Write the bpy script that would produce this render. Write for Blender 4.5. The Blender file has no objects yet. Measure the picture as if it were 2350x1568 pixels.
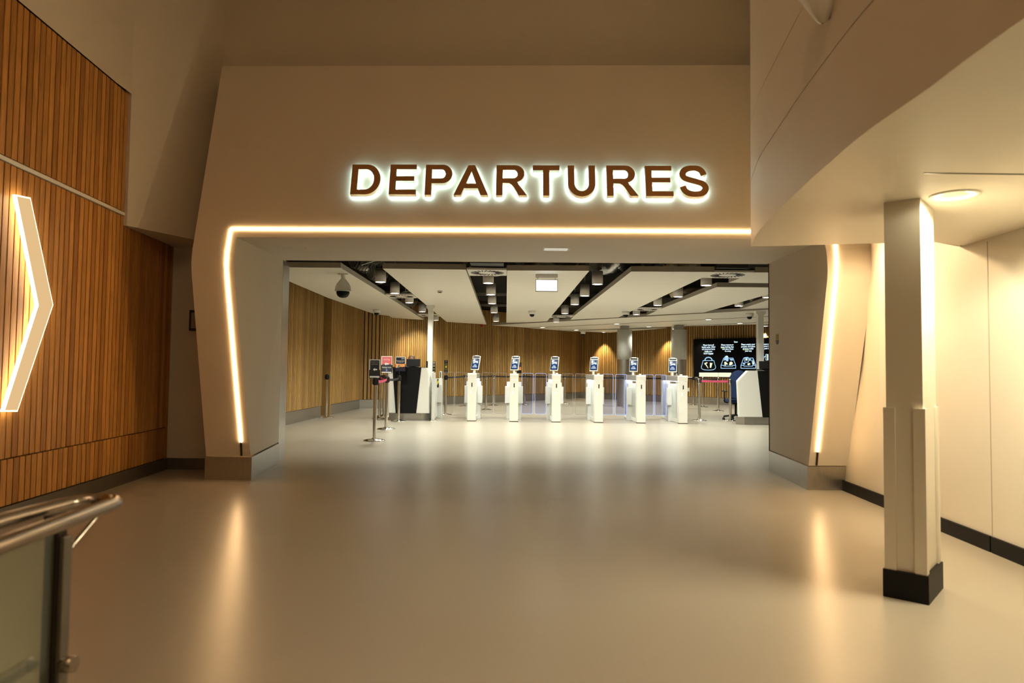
import bpy, bmesh, math, random
from mathutils import Vector, Matrix
random.seed(7)
PI = math.pi
SC = bpy.context.scene
COL = SC.collection

# ------------------------------------------------------------------ camera
W, H, FPX = 2350, 1568, 1567.0
PITCH, ROLL, CH = 0.0423, 0.012, 1.18
FW = Vector((0, math.cos(PITCH), math.sin(PITCH)))
R0 = Vector((1, 0, 0))
U0 = Vector((0, -math.sin(PITCH), math.cos(PITCH)))
CR = R0 * math.cos(ROLL) + U0 * math.sin(ROLL)
CU = U0 * math.cos(ROLL) - R0 * math.sin(ROLL)
EYE = Vector((0, 0, CH))

def ray(px, py):
    return FW * FPX + CR * (px - W / 2) - CU * (py - H / 2)
def F(px, py, h=0.0):                      # point seen at a height
    d = ray(px, py); return EYE + d * ((h - CH) / d.z)
def D(px, py, y):                          # point seen at a depth
    d = ray(px, py); return EYE + d * (y / d.y)
def HP(px, py, p, n):                      # point seen on a plane
    d = ray(px, py); return EYE + d * ((Vector(p) - EYE).dot(n) / d.dot(n))

cam_d = bpy.data.cameras.new('camera')
cam_d.sensor_width = 36.0
cam_d.lens = FPX * 36.0 / W
cam_d.clip_start = 0.05
cam = bpy.data.objects.new('camera', cam_d); COL.objects.link(cam)
m3 = Matrix((CR, CU, -FW)).transposed()
cam.matrix_world = Matrix.Translation(EYE) @ m3.to_4x4()
cam_d.dof.use_dof = True
cam_d.dof.focus_distance = 13.0
cam_d.dof.aperture_fstop = 2.8
SC.camera = cam
SC.view_settings.view_transform = 'Standard'
SC.view_settings.look = 'None'
SC.view_settings.gamma = 1.0
SC.view_settings.use_curve_mapping = False
SC.view_settings.exposure = 0.0

# ------------------------------------------------------------------ materials
def nt(name):
    m = bpy.data.materials.new(name); m.use_nodes = True
    return m, m.node_tree.nodes, m.node_tree.links
def mat(name, col, rough=0.6, metal=0.0, var=0.06, scale=8.0, bump=0.0, stretch=(1, 1, 1), spec=0.5, coat=0.0):
    m, N, L = nt(name); b = N['Principled BSDF']
    tc = N.new('ShaderNodeTexCoord'); mp = N.new('ShaderNodeMapping'); mp.inputs['Scale'].default_value = stretch
    no = N.new('ShaderNodeTexNoise'); no.inputs['Scale'].default_value = scale; no.inputs['Detail'].default_value = 5
    L.new(tc.outputs['Object'], mp.inputs['Vector']); L.new(mp.outputs['Vector'], no.inputs['Vector'])
    mr = N.new('ShaderNodeMapRange'); mr.inputs['To Min'].default_value = 1 - var; mr.inputs['To Max'].default_value = 1 + var
    L.new(no.outputs['Fac'], mr.inputs['Value'])
    vm = N.new('ShaderNodeVectorMath'); vm.operation = 'SCALE'; vm.inputs[0].default_value = col
    L.new(mr.outputs['Result'], vm.inputs['Scale']); L.new(vm.outputs['Vector'], b.inputs['Base Color'])
    b.inputs['Roughness'].default_value = rough; b.inputs['Metallic'].default_value = metal
    b.inputs['Specular IOR Level'].default_value = spec; b.inputs['Coat Weight'].default_value = coat
    if bump:
        bp = N.new('ShaderNodeBump'); bp.inputs['Strength'].default_value = bump; bp.inputs['Distance'].default_value = 0.01
        L.new(no.outputs['Fac'], bp.inputs['Height']); L.new(bp.outputs['Normal'], b.inputs['Normal'])
    return m
def emit(name, col, s):
    m, N, L = nt(name); N.remove(N['Principled BSDF'])
    e = N.new('ShaderNodeEmission'); e.inputs['Color'].default_value = (*col, 1); e.inputs['Strength'].default_value = s
    L.new(e.outputs['Emission'], N['Material Output'].inputs['Surface']); return m
def glass(name, tint=(0.95, 0.98, 0.96), gloss=0.08, diff=0.0):
    m, N, L = nt(name); N.remove(N['Principled BSDF'])
    t = N.new('ShaderNodeBsdfTransparent'); t.inputs['Color'].default_value = (*tint, 1)
    g = N.new('ShaderNodeBsdfGlossy'); g.inputs['Roughness'].default_value = 0.04
    mx = N.new('ShaderNodeMixShader'); mx.inputs['Fac'].default_value = gloss
    L.new(t.outputs[0], mx.inputs[1]); L.new(g.outputs[0], mx.inputs[2])
    out = mx
    if diff:
        d = N.new('ShaderNodeBsdfDiffuse'); d.inputs['Color'].default_value = (0.75, 0.8, 0.72, 1)
        m2 = N.new('ShaderNodeMixShader'); m2.inputs['Fac'].default_value = diff
        L.new(mx.outputs[0], m2.inputs[1]); L.new(d.outputs[0], m2.inputs[2]); out = m2
    L.new(out.outputs[0], N['Material Output'].inputs['Surface']); return m
def wood(name, c1, c2, grain=0.28, rough=0.45):
    m, N, L = nt(name); b = N['Principled BSDF']
    ge = N.new('ShaderNodeNewGeometry'); tc = N.new('ShaderNodeTexCoord')
    cr = N.new('ShaderNodeValToRGB'); cr.color_ramp.elements[0].color = (*c1, 1); cr.color_ramp.elements[1].color = (*c2, 1)
    L.new(ge.outputs['Random Per Island'], cr.inputs['Fac'])
    sh = N.new('ShaderNodeVectorMath'); sh.operation = 'MULTIPLY_ADD'; sh.inputs[1].default_value = (30, 30, 1.3)
    cb = N.new('ShaderNodeCombineXYZ'); mu = N.new('ShaderNodeMath'); mu.operation = 'MULTIPLY'; mu.inputs[1].default_value = 60
    L.new(ge.outputs['Random Per Island'], mu.inputs[0]); L.new(mu.outputs[0], cb.inputs['Z'])
    L.new(tc.outputs['Object'], sh.inputs[0]); L.new(cb.outputs[0], sh.inputs[2])
    no = N.new('ShaderNodeTexNoise'); no.inputs['Scale'].default_value = 2.2; no.inputs['Detail'].default_value = 6; no.inputs['Distortion'].default_value = 1.2
    L.new(sh.outputs[0], no.inputs['Vector'])
    mr = N.new('ShaderNodeMapRange'); mr.inputs['From Min'].default_value = 0.3; mr.inputs['From Max'].default_value = 0.7
    mr.inputs['To Min'].default_value = 1 - grain; mr.inputs['To Max'].default_value = 1 + grain
    L.new(no.outputs['Fac'], mr.inputs['Value'])
    vm = N.new('ShaderNodeVectorMath'); vm.operation = 'SCALE'
    L.new(cr.outputs['Color'], vm.inputs[0]); L.new(mr.outputs['Result'], vm.inputs['Scale'])
    L.new(vm.outputs['Vector'], b.inputs['Base Color']); b.inputs['Roughness'].default_value = rough
    b.inputs['Specular IOR Level'].default_value = 0.35
    return m
def planks(name, col, rough=0.5, n=6.0, axis='Y', dark=0.9):
    m = mat(name, col, rough, var=0.03, scale=3, stretch=(1, 6, 1)); N = m.node_tree.nodes; L = m.node_tree.links
    b = N['Principled BSDF']; src = b.inputs['Base Color'].links[0].from_socket
    tc = N.new('ShaderNodeTexCoord'); sx = N.new('ShaderNodeSeparateXYZ'); L.new(tc.outputs['Object'], sx.inputs[0])
    a = N.new('ShaderNodeMath'); a.operation = 'MULTIPLY'; a.inputs[1].default_value = n; L.new(sx.outputs[axis], a.inputs[0])
    f = N.new('ShaderNodeMath'); f.operation = 'FRACT'; L.new(a.outputs[0], f.inputs[0])
    g = N.new('ShaderNodeMath'); g.operation = 'LESS_THAN'; g.inputs[1].default_value = 0.06; L.new(f.outputs[0], g.inputs[0])
    mr = N.new('ShaderNodeMapRange'); mr.inputs['To Min'].default_value = 1; mr.inputs['To Max'].default_value = dark
    L.new(g.outputs[0], mr.inputs['Value'])
    vm = N.new('ShaderNodeVectorMath'); vm.operation = 'SCALE'; L.new(src, vm.inputs[0]); L.new(mr.outputs[0], vm.inputs['Scale'])
    L.new(vm.outputs[0], b.inputs['Base Color']); return m

M = {}
M['paint'] = mat('wall_paint', (0.66, 0.585, 0.47), 0.55, var=0.025, scale=1.5, bump=0.02)
M['paint_r'] = mat('white_paint', (0.74, 0.68, 0.57), 0.5, var=0.03, scale=2.0, bump=0.03)
M['joint'] = mat('joint_filler', (0.45, 0.38, 0.29), 0.7)
M['panelwhite'] = planks('ceiling_board', (0.78, 0.75, 0.66), 0.45, 2.4)
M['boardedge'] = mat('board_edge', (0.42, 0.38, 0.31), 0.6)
M['wood'] = wood('oak_slat_foyer', (0.32, 0.13, 0.028), (0.60, 0.29, 0.075))  # same timber as the hall; the foyer's warm light is in its colour
M['wood_hall'] = wood('oak_slat_hall', (0.30, 0.165, 0.05), (0.52, 0.305, 0.10), 0.2)  # same timber, recoloured for the hall's cooler light
M['dark_gap'] = mat('dark_backing', (0.012, 0.009, 0.006), 0.9)
M['hall_back'] = mat('hall_backing', (0.035, 0.02, 0.008), 0.9)
M['letter'] = mat('walnut_veneer', (0.36, 0.16, 0.045), 0.5, var=0.3, scale=9, stretch=(18, 18, 1.4))
M['return'] = mat('cream_return', (0.72, 0.70, 0.55), 0.5)
M['steel'] = mat('brushed_steel', (0.52, 0.49, 0.45), 0.3, 1.0, var=0.12, scale=10, stretch=(1, 1, 30))
M['steelh'] = mat('brushed_steel_plinth', (0.48, 0.46, 0.42), 0.33, 1.0, var=0.15, scale=10, stretch=(6, 6, 1))
M['skirt'] = mat('dark_steel_skirting', (0.20, 0.18, 0.15), 0.4, 0.8, var=0.1)
M['chrome'] = mat('polished_steel', (0.7, 0.66, 0.6), 0.14, 1.0, var=0.03)
M['railsteel'] = mat('satin_steel_rail', (0.42, 0.37, 0.31), 0.27, 1.0, var=0.05)
M['bronze'] = mat('dark_bronze', (0.05, 0.04, 0.028), 0.35, 0.6)
M['black'] = mat('black_laminate', (0.006, 0.006, 0.006), 0.45, spec=0.2)
M['blackp'] = mat('black_plastic', (0.010, 0.009, 0.009), 0.5, spec=0.3)
M['skirtblk'] = mat('black_skirting', (0.004, 0.0035, 0.0035), 0.5, spec=0.25)
M['white'] = mat('white_enamel', (0.78, 0.76, 0.70), 0.4, var=0.02)
M['gatew'] = mat('gate_enamel', (0.80, 0.77, 0.69), 0.35, var=0.02)
M['gateg'] = mat('gate_grey', (0.62, 0.61, 0.57), 0.4, var=0.03)
M['taupe'] = mat('gate_taupe', (0.30, 0.27, 0.23), 0.5)
M['grey'] = mat('lamp_grey', (0.70, 0.66, 0.61), 0.5, var=0.03)
M['colgrey'] = mat('column_cladding', (0.42, 0.41, 0.37), 0.55, var=0.04)
M['fabric'] = mat('blue_fabric', (0.012, 0.03, 0.10), 0.9, var=0.2, scale=60)
M['pink'] = mat('pink_webbing', (0.55, 0.06, 0.13), 0.8)
M['webbing'] = mat('black_webbing', (0.015, 0.015, 0.017), 0.8)
M['navy'] = mat('navy_print', (0.012, 0.012, 0.03), 0.4)
M['charcoal'] = mat('charcoal_print', (0.022, 0.019, 0.02), 0.4)
M['slate'] = mat('slate_print', (0.05, 0.05, 0.065), 0.4)
M['pinkp'] = mat('pink_print', (0.66, 0.14, 0.15), 0.4)
M['whitep'] = mat('white_print', (0.75, 0.70, 0.62), 0.5)
M['bluep'] = mat('blue_print', (0.05, 0.07, 0.25), 0.4)
M['teal'] = mat('teal_print', (0.01, 0.22, 0.33), 0.4)
M['orange'] = mat('sunset_print', (0.72, 0.30, 0.10), 0.5, var=0.7, scale=9, stretch=(1, 1, 2))
M['dimtext'] = mat('faded_print', (0.20, 0.17, 0.15), 0.5)
M['yellow'] = mat('yellow_print', (0.62, 0.50, 0.03), 0.5)
M['ylabel'] = mat('olive_yellow_label', (0.40, 0.33, 0.03), 0.5)
M['duct'] = mat('black_duct', (0.04, 0.038, 0.033), 0.6)
M['foil'] = mat('foil_insulation', (0.38, 0.37, 0.35), 0.35, 0.9, var=0.5, scale=14, bump=1.0)
M['services'] = mat('galvanised_tray', (0.34, 0.32, 0.28), 0.4, 0.7)
M['slab'] = mat('dark_slab', (0.03, 0.028, 0.025), 0.95)
M['cable'] = mat('grey_cable', (0.30, 0.28, 0.24), 0.6)
M['red'] = mat('red_plastic', (0.35, 0.01, 0.01), 0.35)
M['hair'] = mat('brown_hair', (0.17, 0.075, 0.032), 0.4, var=0.6, scale=12, stretch=(8, 8, 1), bump=0.6)
M['skin'] = mat('skin', (0.55, 0.32, 0.22), 0.5)
M['uniform'] = mat('navy_uniform', (0.02, 0.025, 0.05), 0.8)
M['tanface'] = mat('sign_face', (0.68, 0.58, 0.42), 0.4, var=0.03)
M['tankraft'] = mat('wool_insulation', (0.42, 0.34, 0.22), 0.9, var=0.5, scale=40, bump=1.0)
M['glass'] = glass('gate_glass', (0.96, 0.97, 0.96), 0.05)
M['glassb'] = glass('lit_gate_glass', (0.80, 0.83, 1.0), 0.05)
M['glassr'] = glass('balustrade_glass', (0.70, 0.74, 0.62), 0.10, 0.12)
M['chevface'] = emit('chevron_face', (1.0, 0.66, 0.32), .78)
M['led'] = emit('led_warm', (1.0, 0.62, 0.29), 42)
M['ledsign'] = emit('led_sign_white', (0.66, 0.97, 1.0), 15)
M['chev'] = emit('led_chevron', (1.0, 0.80, 0.50), 7)
M['lamp'] = emit('lamp_lens', (1.0, 0.97, 0.90), 22)
M['down'] = emit('downlight_lens', (1.0, 0.93, 0.70), 30)
M['lightbox'] = emit('lightbox_white', (1.0, 0.99, 0.96), 3.0)
M['underlight'] = emit('gate_underlight', (0.95, 0.98, 1.0), 7)
M['status'] = emit('status_light', (0.75, 1.0, 0.85), 1.6)
M['edgeblue'] = emit('glass_edge_blue', (0.45, 0.60, 1.0), 1.3)
M['edgewarm'] = emit('glass_edge_glow', (0.8, 0.72, 0.6), 0.5)  # weak glow put into plain flap edges, which are not lit
M['scr'] = emit('screen_blue', (0.02, 0.07, 0.22), 1.0)
M['scrw'] = emit('screen_white', (0.85, 0.93, 1.0), 1.2)
M['scrdark'] = emit('screen_dark_blue', (0.10, 0.14, 0.24), 1.0)  # dark blue of the passport and bag drawn on the screen
M['scrgrey'] = emit('screen_grey', (0.42, 0.46, 0.50), 1.0)
M['vblack'] = mat('video_wall_black', (0.003, 0.003, 0.004), 0.6, spec=0.1)
M['vtext'] = emit('video_text', (0.72, 0.90, 1.0), 1.3)
M['vline'] = emit('video_line', (0.42, 0.70, 0.95), 1.0)
M['vcream'] = emit('video_cream', (0.95, 1.0, 0.68), 1.0)
M['vlime'] = emit('video_lime', (0.45, 0.62, 0.10), 0.8)
M['emerg'] = emit('emergency_lens', (1.0, 0.92, 0.74), 0.62)

# floor: beige vinyl with fine speckle
m, N, L = nt('vinyl_floor'); b = N['Principled BSDF']
tc = N.new('ShaderNodeTexCoord')
n1 = N.new('ShaderNodeTexNoise'); n1.inputs['Scale'].default_value = 70; n1.inputs['Detail'].default_value = 3
n2 = N.new('ShaderNodeTexNoise'); n2.inputs['Scale'].default_value = 0.9; n2.inputs['Detail'].default_value = 2
L.new(tc.outputs['Object'], n1.inputs['Vector']); L.new(tc.outputs['Object'], n2.inputs['Vector'])
r1 = N.new('ShaderNodeMapRange'); r1.inputs['To Min'].default_value = 0.96; r1.inputs['To Max'].default_value = 1.04; L.new(n1.outputs['Fac'], r1.inputs['Value'])
r2 = N.new('ShaderNodeMapRange'); r2.inputs['To Min'].default_value = 0.95; r2.inputs['To Max'].default_value = 1.05; L.new(n2.outputs['Fac'], r2.inputs['Value'])
mu = N.new('ShaderNodeMath'); mu.operation = 'MULTIPLY'; L.new(r1.outputs[0], mu.inputs[0]); L.new(r2.outputs[0], mu.inputs[1])
vm = N.new('ShaderNodeVectorMath'); vm.operation = 'SCALE'; vm.inputs[0].default_value = (0.37, 0.325, 0.257)
L.new(mu.outputs[0], vm.inputs['Scale']); L.new(vm.outputs[0], b.inputs['Base Color'])
b.inputs['Roughness'].default_value = 0.29; b.inputs['Specular IOR Level'].default_value = 0.5
M['floor'] = m

# ------------------------------------------------------------------ mesh helpers
def BM(): return bmesh.new()
def quad(bm, *pts):
    return bm.faces.new([bm.verts.new(Vector(p)) for p in pts])
def box(bm, x0, x1, y0, y1, z0, z1, mx=None):
    v = [bm.verts.new((x, y, z)) for z in (z0, z1) for y in (y0, y1) for x in (x0, x1)]
    for f in ((0, 2, 3, 1), (4, 5, 7, 6), (0, 1, 5, 4), (2, 6, 7, 3), (0, 4, 6, 2), (1, 3, 7, 5)):
        bm.faces.new([v[i] for i in f])
    if mx is not None:
        for q in v: q.co = mx @ q.co
    return v
def rbox(bm, x0, x1, y0, y1, z0, z1, r=0.01, seg=2, mx=None):
    b2 = bmesh.new(); box(b2, x0, x1, y0, y1, z0, z1)
    bmesh.ops.bevel(b2, geom=b2.edges[:], offset=r, segments=seg, affect='EDGES', profile=0.5)
    merge(bm, b2, mx)
def merge(bm, b2, mx=None):
    mp = {}
    for v in b2.verts: mp[v] = bm.verts.new(mx @ v.co if mx is not None else v.co)
    for f in b2.faces:
        try:
            nf = bm.faces.new([mp[v] for v in f.verts]); nf.smooth = f.smooth
        except ValueError: pass
    b2.free()
def lathe(bm, prof, n=24, mx=None, smooth=True):
    rings = []
    for r, z in prof:
        if r < 1e-6: rings.append([bm.verts.new((0, 0, z))])
        else: rings.append([bm.verts.new((r * math.cos(2 * PI * k / n), r * math.sin(2 * PI * k / n), z)) for k in range(n)])
    for a, b_ in zip(rings, rings[1:]):
        for k in range(n):
            k2 = (k + 1) % n
            vs = [a[k % len(a)], a[k2 % len(a)], b_[k2 % len(b_)], b_[k % len(b_)]]
            u = []
            for q in vs:
                if q not in u: u.append(q)
            if len(u) > 2:
                f = bm.faces.new(u); f.smooth = smooth
    if mx is not None:
        for rg in rings:
            for v in rg: v.co = mx @ v.co
def tube(bm, pts, r, n=10, cap=True):
    pts = [Vector(p) for p in pts]; rings = []
    up = Vector((0, 0, 1))
    for i, p in enumerate(pts):
        t = (pts[min(i + 1, len(pts) - 1)] - pts[max(i - 1, 0)]).normalized()
        a = t.cross(up)
        if a.length < 1e-3: a = t.cross(Vector((1, 0, 0)))
        a.normalize(); c = a.cross(t).normalized()
        rings.append([bm.verts.new(p + (a * math.cos(2 * PI * k / n) + c * math.sin(2 * PI * k / n)) * r) for k in range(n)])
    for A, B in zip(rings, rings[1:]):
        for k in range(n):
            f = bm.faces.new((A[k], A[(k + 1) % n], B[(k + 1) % n], B[k])); f.smooth = True
    if cap:
        bm.faces.new(rings[0]); bm.faces.new(rings[-1])
def prism(bm, pts, vec):
    vec = Vector(vec); a = [bm.verts.new(Vector(p)) for p in pts]; b_ = [bm.verts.new(Vector(p) + vec) for p in pts]
    n = len(a); bm.faces.new(a); bm.faces.new(b_[::-1])
    for k in range(n): bm.faces.new((a[k], b_[k], b_[(k + 1) % n], a[(k + 1) % n]))
def hprism(bm, pts, z0, z1):
    prism(bm, [(p[0], p[1], z0) for p in pts], (0, 0, z1 - z0))

def rootloc(o):
    while o is not None and o.parent is not None: o = o.parent
    return o.location.copy() if o is not None else Vector((0, 0, 0))
def obj(name, bm, mt, parent=None, smooth=None, fix=True):
    if fix: bmesh.ops.recalc_face_normals(bm, faces=bm.faces[:])
    sh = rootloc(parent)
    if parent is not None:
        for v in bm.verts: v.co -= sh
    me = bpy.data.meshes.new(name); bm.to_mesh(me); bm.free()
    for k in (mt if isinstance(mt, (list, tuple)) else [mt]): me.materials.append(k)
    o = bpy.data.objects.new(name, me); COL.objects.link(o)
    if parent is not None: o.parent = parent
    return o
def tag(o, label, cat, group=None):
    o['label'] = label; o['category'] = cat
    if group: o['group'] = group
    return o
def thing(name, label, cat, loc=(0, 0, 0), group=None):
    o = bpy.data.objects.new(name, None); COL.objects.link(o); o.location = loc
    o.empty_display_size = 0.1
    return tag(o, label, cat, group)
def struct(name, bm, mt, parent=None, fix=True):
    o = obj(name, bm, mt, parent, fix=fix)
    if parent is None: o['kind'] = 'structure'
    return o
def dup(root, loc, label, group=None):
    r = root.copy(); COL.objects.link(r); r.location = loc; r['label'] = label
    if group: r['group'] = group
    for ch in list(root.children):
        c = ch.copy(); COL.objects.link(c); c.parent = r
        for g in ch.children:
            d = g.copy(); COL.objects.link(d); d.parent = c
    return r
def curve_mesh(cu):
    o = bpy.data.objects.new('tmp', cu); COL.objects.link(o)
    dg = bpy.context.evaluated_depsgraph_get(); dg.update()
    me = bpy.data.meshes.new_from_object(o.evaluated_get(dg))
    bpy.data.objects.remove(o); bpy.data.curves.remove(cu)
    return me
def text(name, body, mx, size, mt, parent, fit=None, bold=0.0, depth=0.0006, align='CENTER', space=1.0):
    cu = bpy.data.curves.new('tmp', 'FONT'); cu.body = body; cu.size = size; cu.align_x = align; cu.align_y = 'CENTER'
    cu.extrude = depth; cu.offset = bold * size; cu.resolution_u = 3; cu.space_line = space
    me = curve_mesh(cu); me.name = name
    if fit:
        xs = [v.co.x for v in me.vertices]; k = fit / (max(xs) - min(xs))
        for v in me.vertices: v.co.x *= k
    me.transform(mx)
    if parent is not None: me.transform(Matrix.Translation(-rootloc(parent)))
    me.materials.clear(); me.materials.append(mt)
    o = bpy.data.objects.new(name, me); COL.objects.link(o); o.parent = parent
    return o
def frame(o, ux, uy):                       # matrix of a plane: origin, x axis, y axis
    ux = Vector(ux).normalized(); uz = ux.cross(Vector(uy)).normalized(); uy = uz.cross(ux)
    return Matrix.Translation(Vector(o)) @ Matrix((ux, uy, uz)).transposed().to_4x4()
def stroke(bm, pts, w, mx, z=0.0, closed=False, t=0.001):
    pts = [Vector((p[0], p[1])) for p in pts]; n = len(pts)
    for i in range(n if closed else n - 1):
        a, b_ = pts[i], pts[(i + 1) % n]; d = (b_ - a)
        if d.length < 1e-9: continue
        d.normalize(); nn = Vector((-d.y, d.x)) * w / 2; a = a - d * w * .35; b_ = b_ + d * w * .35
        vs = [mx @ Vector((q.x, q.y, z)) for q in (a + nn, a - nn, b_ - nn, b_ + nn)]
        prism(bm, vs, mx.to_3x3() @ Vector((0, 0, t)))
def flat(bm, pts, mx, z=0.0, t=0.001):
    prism(bm, [mx @ Vector((p[0], p[1], z)) for p in pts], mx.to_3x3() @ Vector((0, 0, t)))
def arc(cx, cy, rx, ry, a0, a1, n=10):
    return [(cx + rx * math.cos(math.radians(a0 + (a1 - a0) * k / n)), cy + ry * math.sin(math.radians(a0 + (a1 - a0) * k / n))) for k in range(n + 1)]
def light(name, kind, loc, power, col, size=0.3, aim=None, spot=None, blend=0.5, sy=None):
    l = bpy.data.lights.new(name, kind); l.energy = power; l.color = col
    if kind == 'AREA':
        l.size = size
        if sy: l.shape = 'RECTANGLE'; l.size_y = sy
    else: l.shadow_soft_size = size
    if kind == 'SPOT': l.spot_size = math.radians(spot); l.spot_blend = blend
    o = bpy.data.objects.new(name, l); COL.objects.link(o); o.location = loc
    if aim is not None:
        d = Vector(aim) - Vector(loc); o.rotation_euler = d.to_track_quat('-Z', 'Y').to_euler()
    return o
def slats(bm, p0, p1, z0, z1, pitch=0.066, gap=0.012, th=0.022, side=1):
    p0 = Vector((p0[0], p0[1], 0)); p1 = Vector((p1[0], p1[1], 0)); d = p1 - p0; ln = d.length; d.normalize()
    nrm = Vector((-d.y, d.x, 0)) * side; n = max(1, int(ln / pitch)); st = ln / n
    for k in range(n):
        a = p0 + d * (k * st + gap / 2); b_ = p0 + d * ((k + 1) * st - gap / 2)
        zz0, zz1 = z0, z1
        prism(bm, [a + Vector((0, 0, zz0)), b_ + Vector((0, 0, zz0)), b_ + nrm * th + Vector((0, 0, zz0)), a + nrm * th + Vector((0, 0, zz0))], (0, 0, zz1 - zz0))
def catmull(pts, n=6):
    P = [Vector(p) for p in pts]; P = [2 * P[0] - P[1]] + P + [2 * P[-1] - P[-2]]; out = []
    for i in range(1, len(P) - 2):
        for k in range(n):
            t = k / n
            out.append(0.5 * ((2 * P[i]) + (P[i + 1] - P[i - 1]) * t + (2 * P[i - 1] - 5 * P[i] + 4 * P[i + 1] - P[i + 2]) * t * t + (3 * P[i] - P[i - 1] - 3 * P[i + 1] + P[i + 2]) * t ** 3))
    out.append(P[-2]); return out
# ================================================================== the setting
def BX(x): return 7.19 - 0.0318 * (x + 2.753)                 # plan line of the portal's plinth
KH, BH = 2.225, 0.235                                         # fold height, plinth height
UD = Vector((1, -0.0318, 0)).normalized()
VUP = Vector((0, 0.262, 1)).normalized()
VLO = Vector((0, 0.5, -(KH - BH))).normalized()
PK = Vector((0, BX(0) - 0.5, KH))
NUP = UD.cross(VUP); NLO = UD.cross(VLO)
def up(px, py): return HP(px, py, PK, NUP)
def lo(px, py): return HP(px, py, PK, NLO)

# floor
bm = BM(); quad(bm, (-9, -7, 0), (14, -7, 0), (14, 33, 0), (-9, 33, 0)); struct('floor', bm, M['floor'])

# left timber wall
def LX(y): return -3.85 - 0.078 * (y - 6.6)
bm = BM()
prism(bm, [(LX(-3) - .03, -3, 0), (LX(7.9) - .03, 7.9, 0), (LX(7.9) - .2, 7.9, 0), (LX(-3) - .2, -3, 0)], (0, 0, 5.6))
wl = struct('wall_left', bm, M['dark_gap'])
def lsl(y0, y1, z0, z1):
    b_ = BM(); slats(b_, (LX(y0), y0), (LX(y1), y1), z0, z1, 0.0715, 0.0135, 0.03, 1); obj('slat_panel', b_, M['wood'], wl)
lsl(-0.5, 7.9, 0.135, 0.475); lsl(-0.5, 6.71, 0.485, 2.655); lsl(6.71, 7.9, 0.485, 2.565); lsl(-0.5, 6.71, 2.705, 3.89)
bm = BM(); prism(bm, [(LX(-.5) - .02, -.5, 2.665), (LX(6.71) - .02, 6.71, 2.665), (LX(6.71) + .008, 6.71, 2.665), (LX(-.5) + .008, -.5, 2.665)], (0, 0, .03))
obj('shadow_trim', bm, M['white'], wl)
bm = BM(); prism(bm, [(LX(-3) + .0, -3, 0), (LX(7.9) + .0, 7.9, 0), (LX(7.9) + .018, 7.9, 0), (LX(-3) + .018, -3, 0)], (0, 0, .128))
struct('baseboard_left', bm, M['skirt'])
# white wall above the timber, folding into the bulkhead beside the portal and the wall behind its top
bm = BM()
path = [(LX(-3) + .012, -3), (LX(6.45) + .012, 6.45), (LX(6.71) + .03, 6.71), (-3.35, 7.69)]
zb = [3.89, 3.89, 3.89, 2.567]
a = [bm.verts.new((p[0], p[1], 3.895)) for p in path[:3]]; c = [bm.verts.new((p[0], p[1], 5.6)) for p in path]
for k in range(2):
    f = bm.faces.new((a[k], a[k + 1], c[k + 1], c[k])); f.smooth = True
d0 = bm.verts.new((path[2][0], path[2][1], 2.567)); d1 = bm.verts.new((-3.35, 7.69, 2.567))
f = bm.faces.new((a[2], d0, d1, c[3], c[2])); f.smooth = False
quad(bm, (path[2][0], 6.71, 2.567), (-3.35, 7.69, 2.567), (-3.35, 7.95, 2.567), (LX(7.9), 7.95, 2.567), (LX(6.71), 6.71, 2.567))
quad(bm, (LX(6.71) - .04, 6.711, 2.567), (LX(6.71) + .031, 6.711, 2.567), (LX(6.71) + .031, 6.711, 5.6), (LX(6.71) - .04, 6.711, 5.6))
struct('wall_bulkhead', bm, M['paint'])
bm = BM(); prism(bm, [(-3.35, 7.69, 3.0), (9, 7.30, 3.0), (9, 7.45, 3.0), (-3.35, 7.84, 3.0)], (0, 0, 2.6)); struct('wall_upper', bm, M['paint'])
bm = BM(); box(bm, -4.2, -2.95, 7.9, 8.0, 0, 2.6); struct('wall_recess', bm, M['paint'])
bm = BM(); box(bm, LX(7.88), -2.95, 7.88, 7.9, 0, .128); struct('baseboard_recess', bm, M['skirt'])

# portal
OL_top = up(510, 152); OLk = lo(437, 594); OLb = lo(473, 1047)
zt = OL_top.z; OR_b = lo(1946, 1069); ORk = lo(2006, 611)
OR_top = Vector((ORk.x, BX(ORk.x) - .5 + .262 * (zt - KH), zt))
IL = [lo(575, 1047), lo(540, 660), lo(537.5, 615), up(538.5, 580), up(543, 545)]
IR = [lo(1855.5, 1069), lo(1896, 665), lo(1900.8, 622), up(1898, 585), up(1891, 549)]
JL = Vector((-2.89, 8.54, 0)); JR = Vector((3.157, 8.37, 0)); JT = D(657, 597, 8.54).z
bm = BM()
V = lambda p: bm.verts.new(p)
def strip(A, B, sm=False):
    A = [V(p) for p in A]; B = [V(p) for p in B]
    for k in range(len(A) - 1):
        f = bm.faces.new((A[k], A[k + 1], B[k + 1], B[k])); f.smooth = sm
# front faces: lower legs, then the folded-back upper part
OLs = [OLb, OLb.lerp(OLk, .88), OLk.lerp(OL_top, .05), OL_top]
ILk = IL[2].lerp(IL[3], .35); IRk = IR[2].lerp(IR[3], .35)
kl = Vector((OLk.x, BX(OLk.x) - .5, KH)); kr = Vector((ORk.x, BX(ORk.x) - .5, KH))
def kn(p): return Vector((p.x, BX(p.x) - .5, KH))
IL2 = [IL[0], IL[1], kn(IL[2]), IL[3], IL[4]]; IR2 = [IR[0], IR[1], kn(IR[2]), IR[3], IR[4]]
def fold(p, x_lo, x_hi):
    out = []
    for t in (-1, -.5, 0, .5, 1):
        z = KH + .15 * t; dy = (-.5 + max(0, -.15 * t) * .5 / (KH - BH) + max(0, .15 * t) * .262)
        dy += .15 * (.262 + .25) / 4 * (1 - abs(t)) ** 2
        x = x_lo + (x_hi - x_lo) * (t + 1) / 2
        out.append(Vector((x, BX(x) + dy, z)))
    return out
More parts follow.
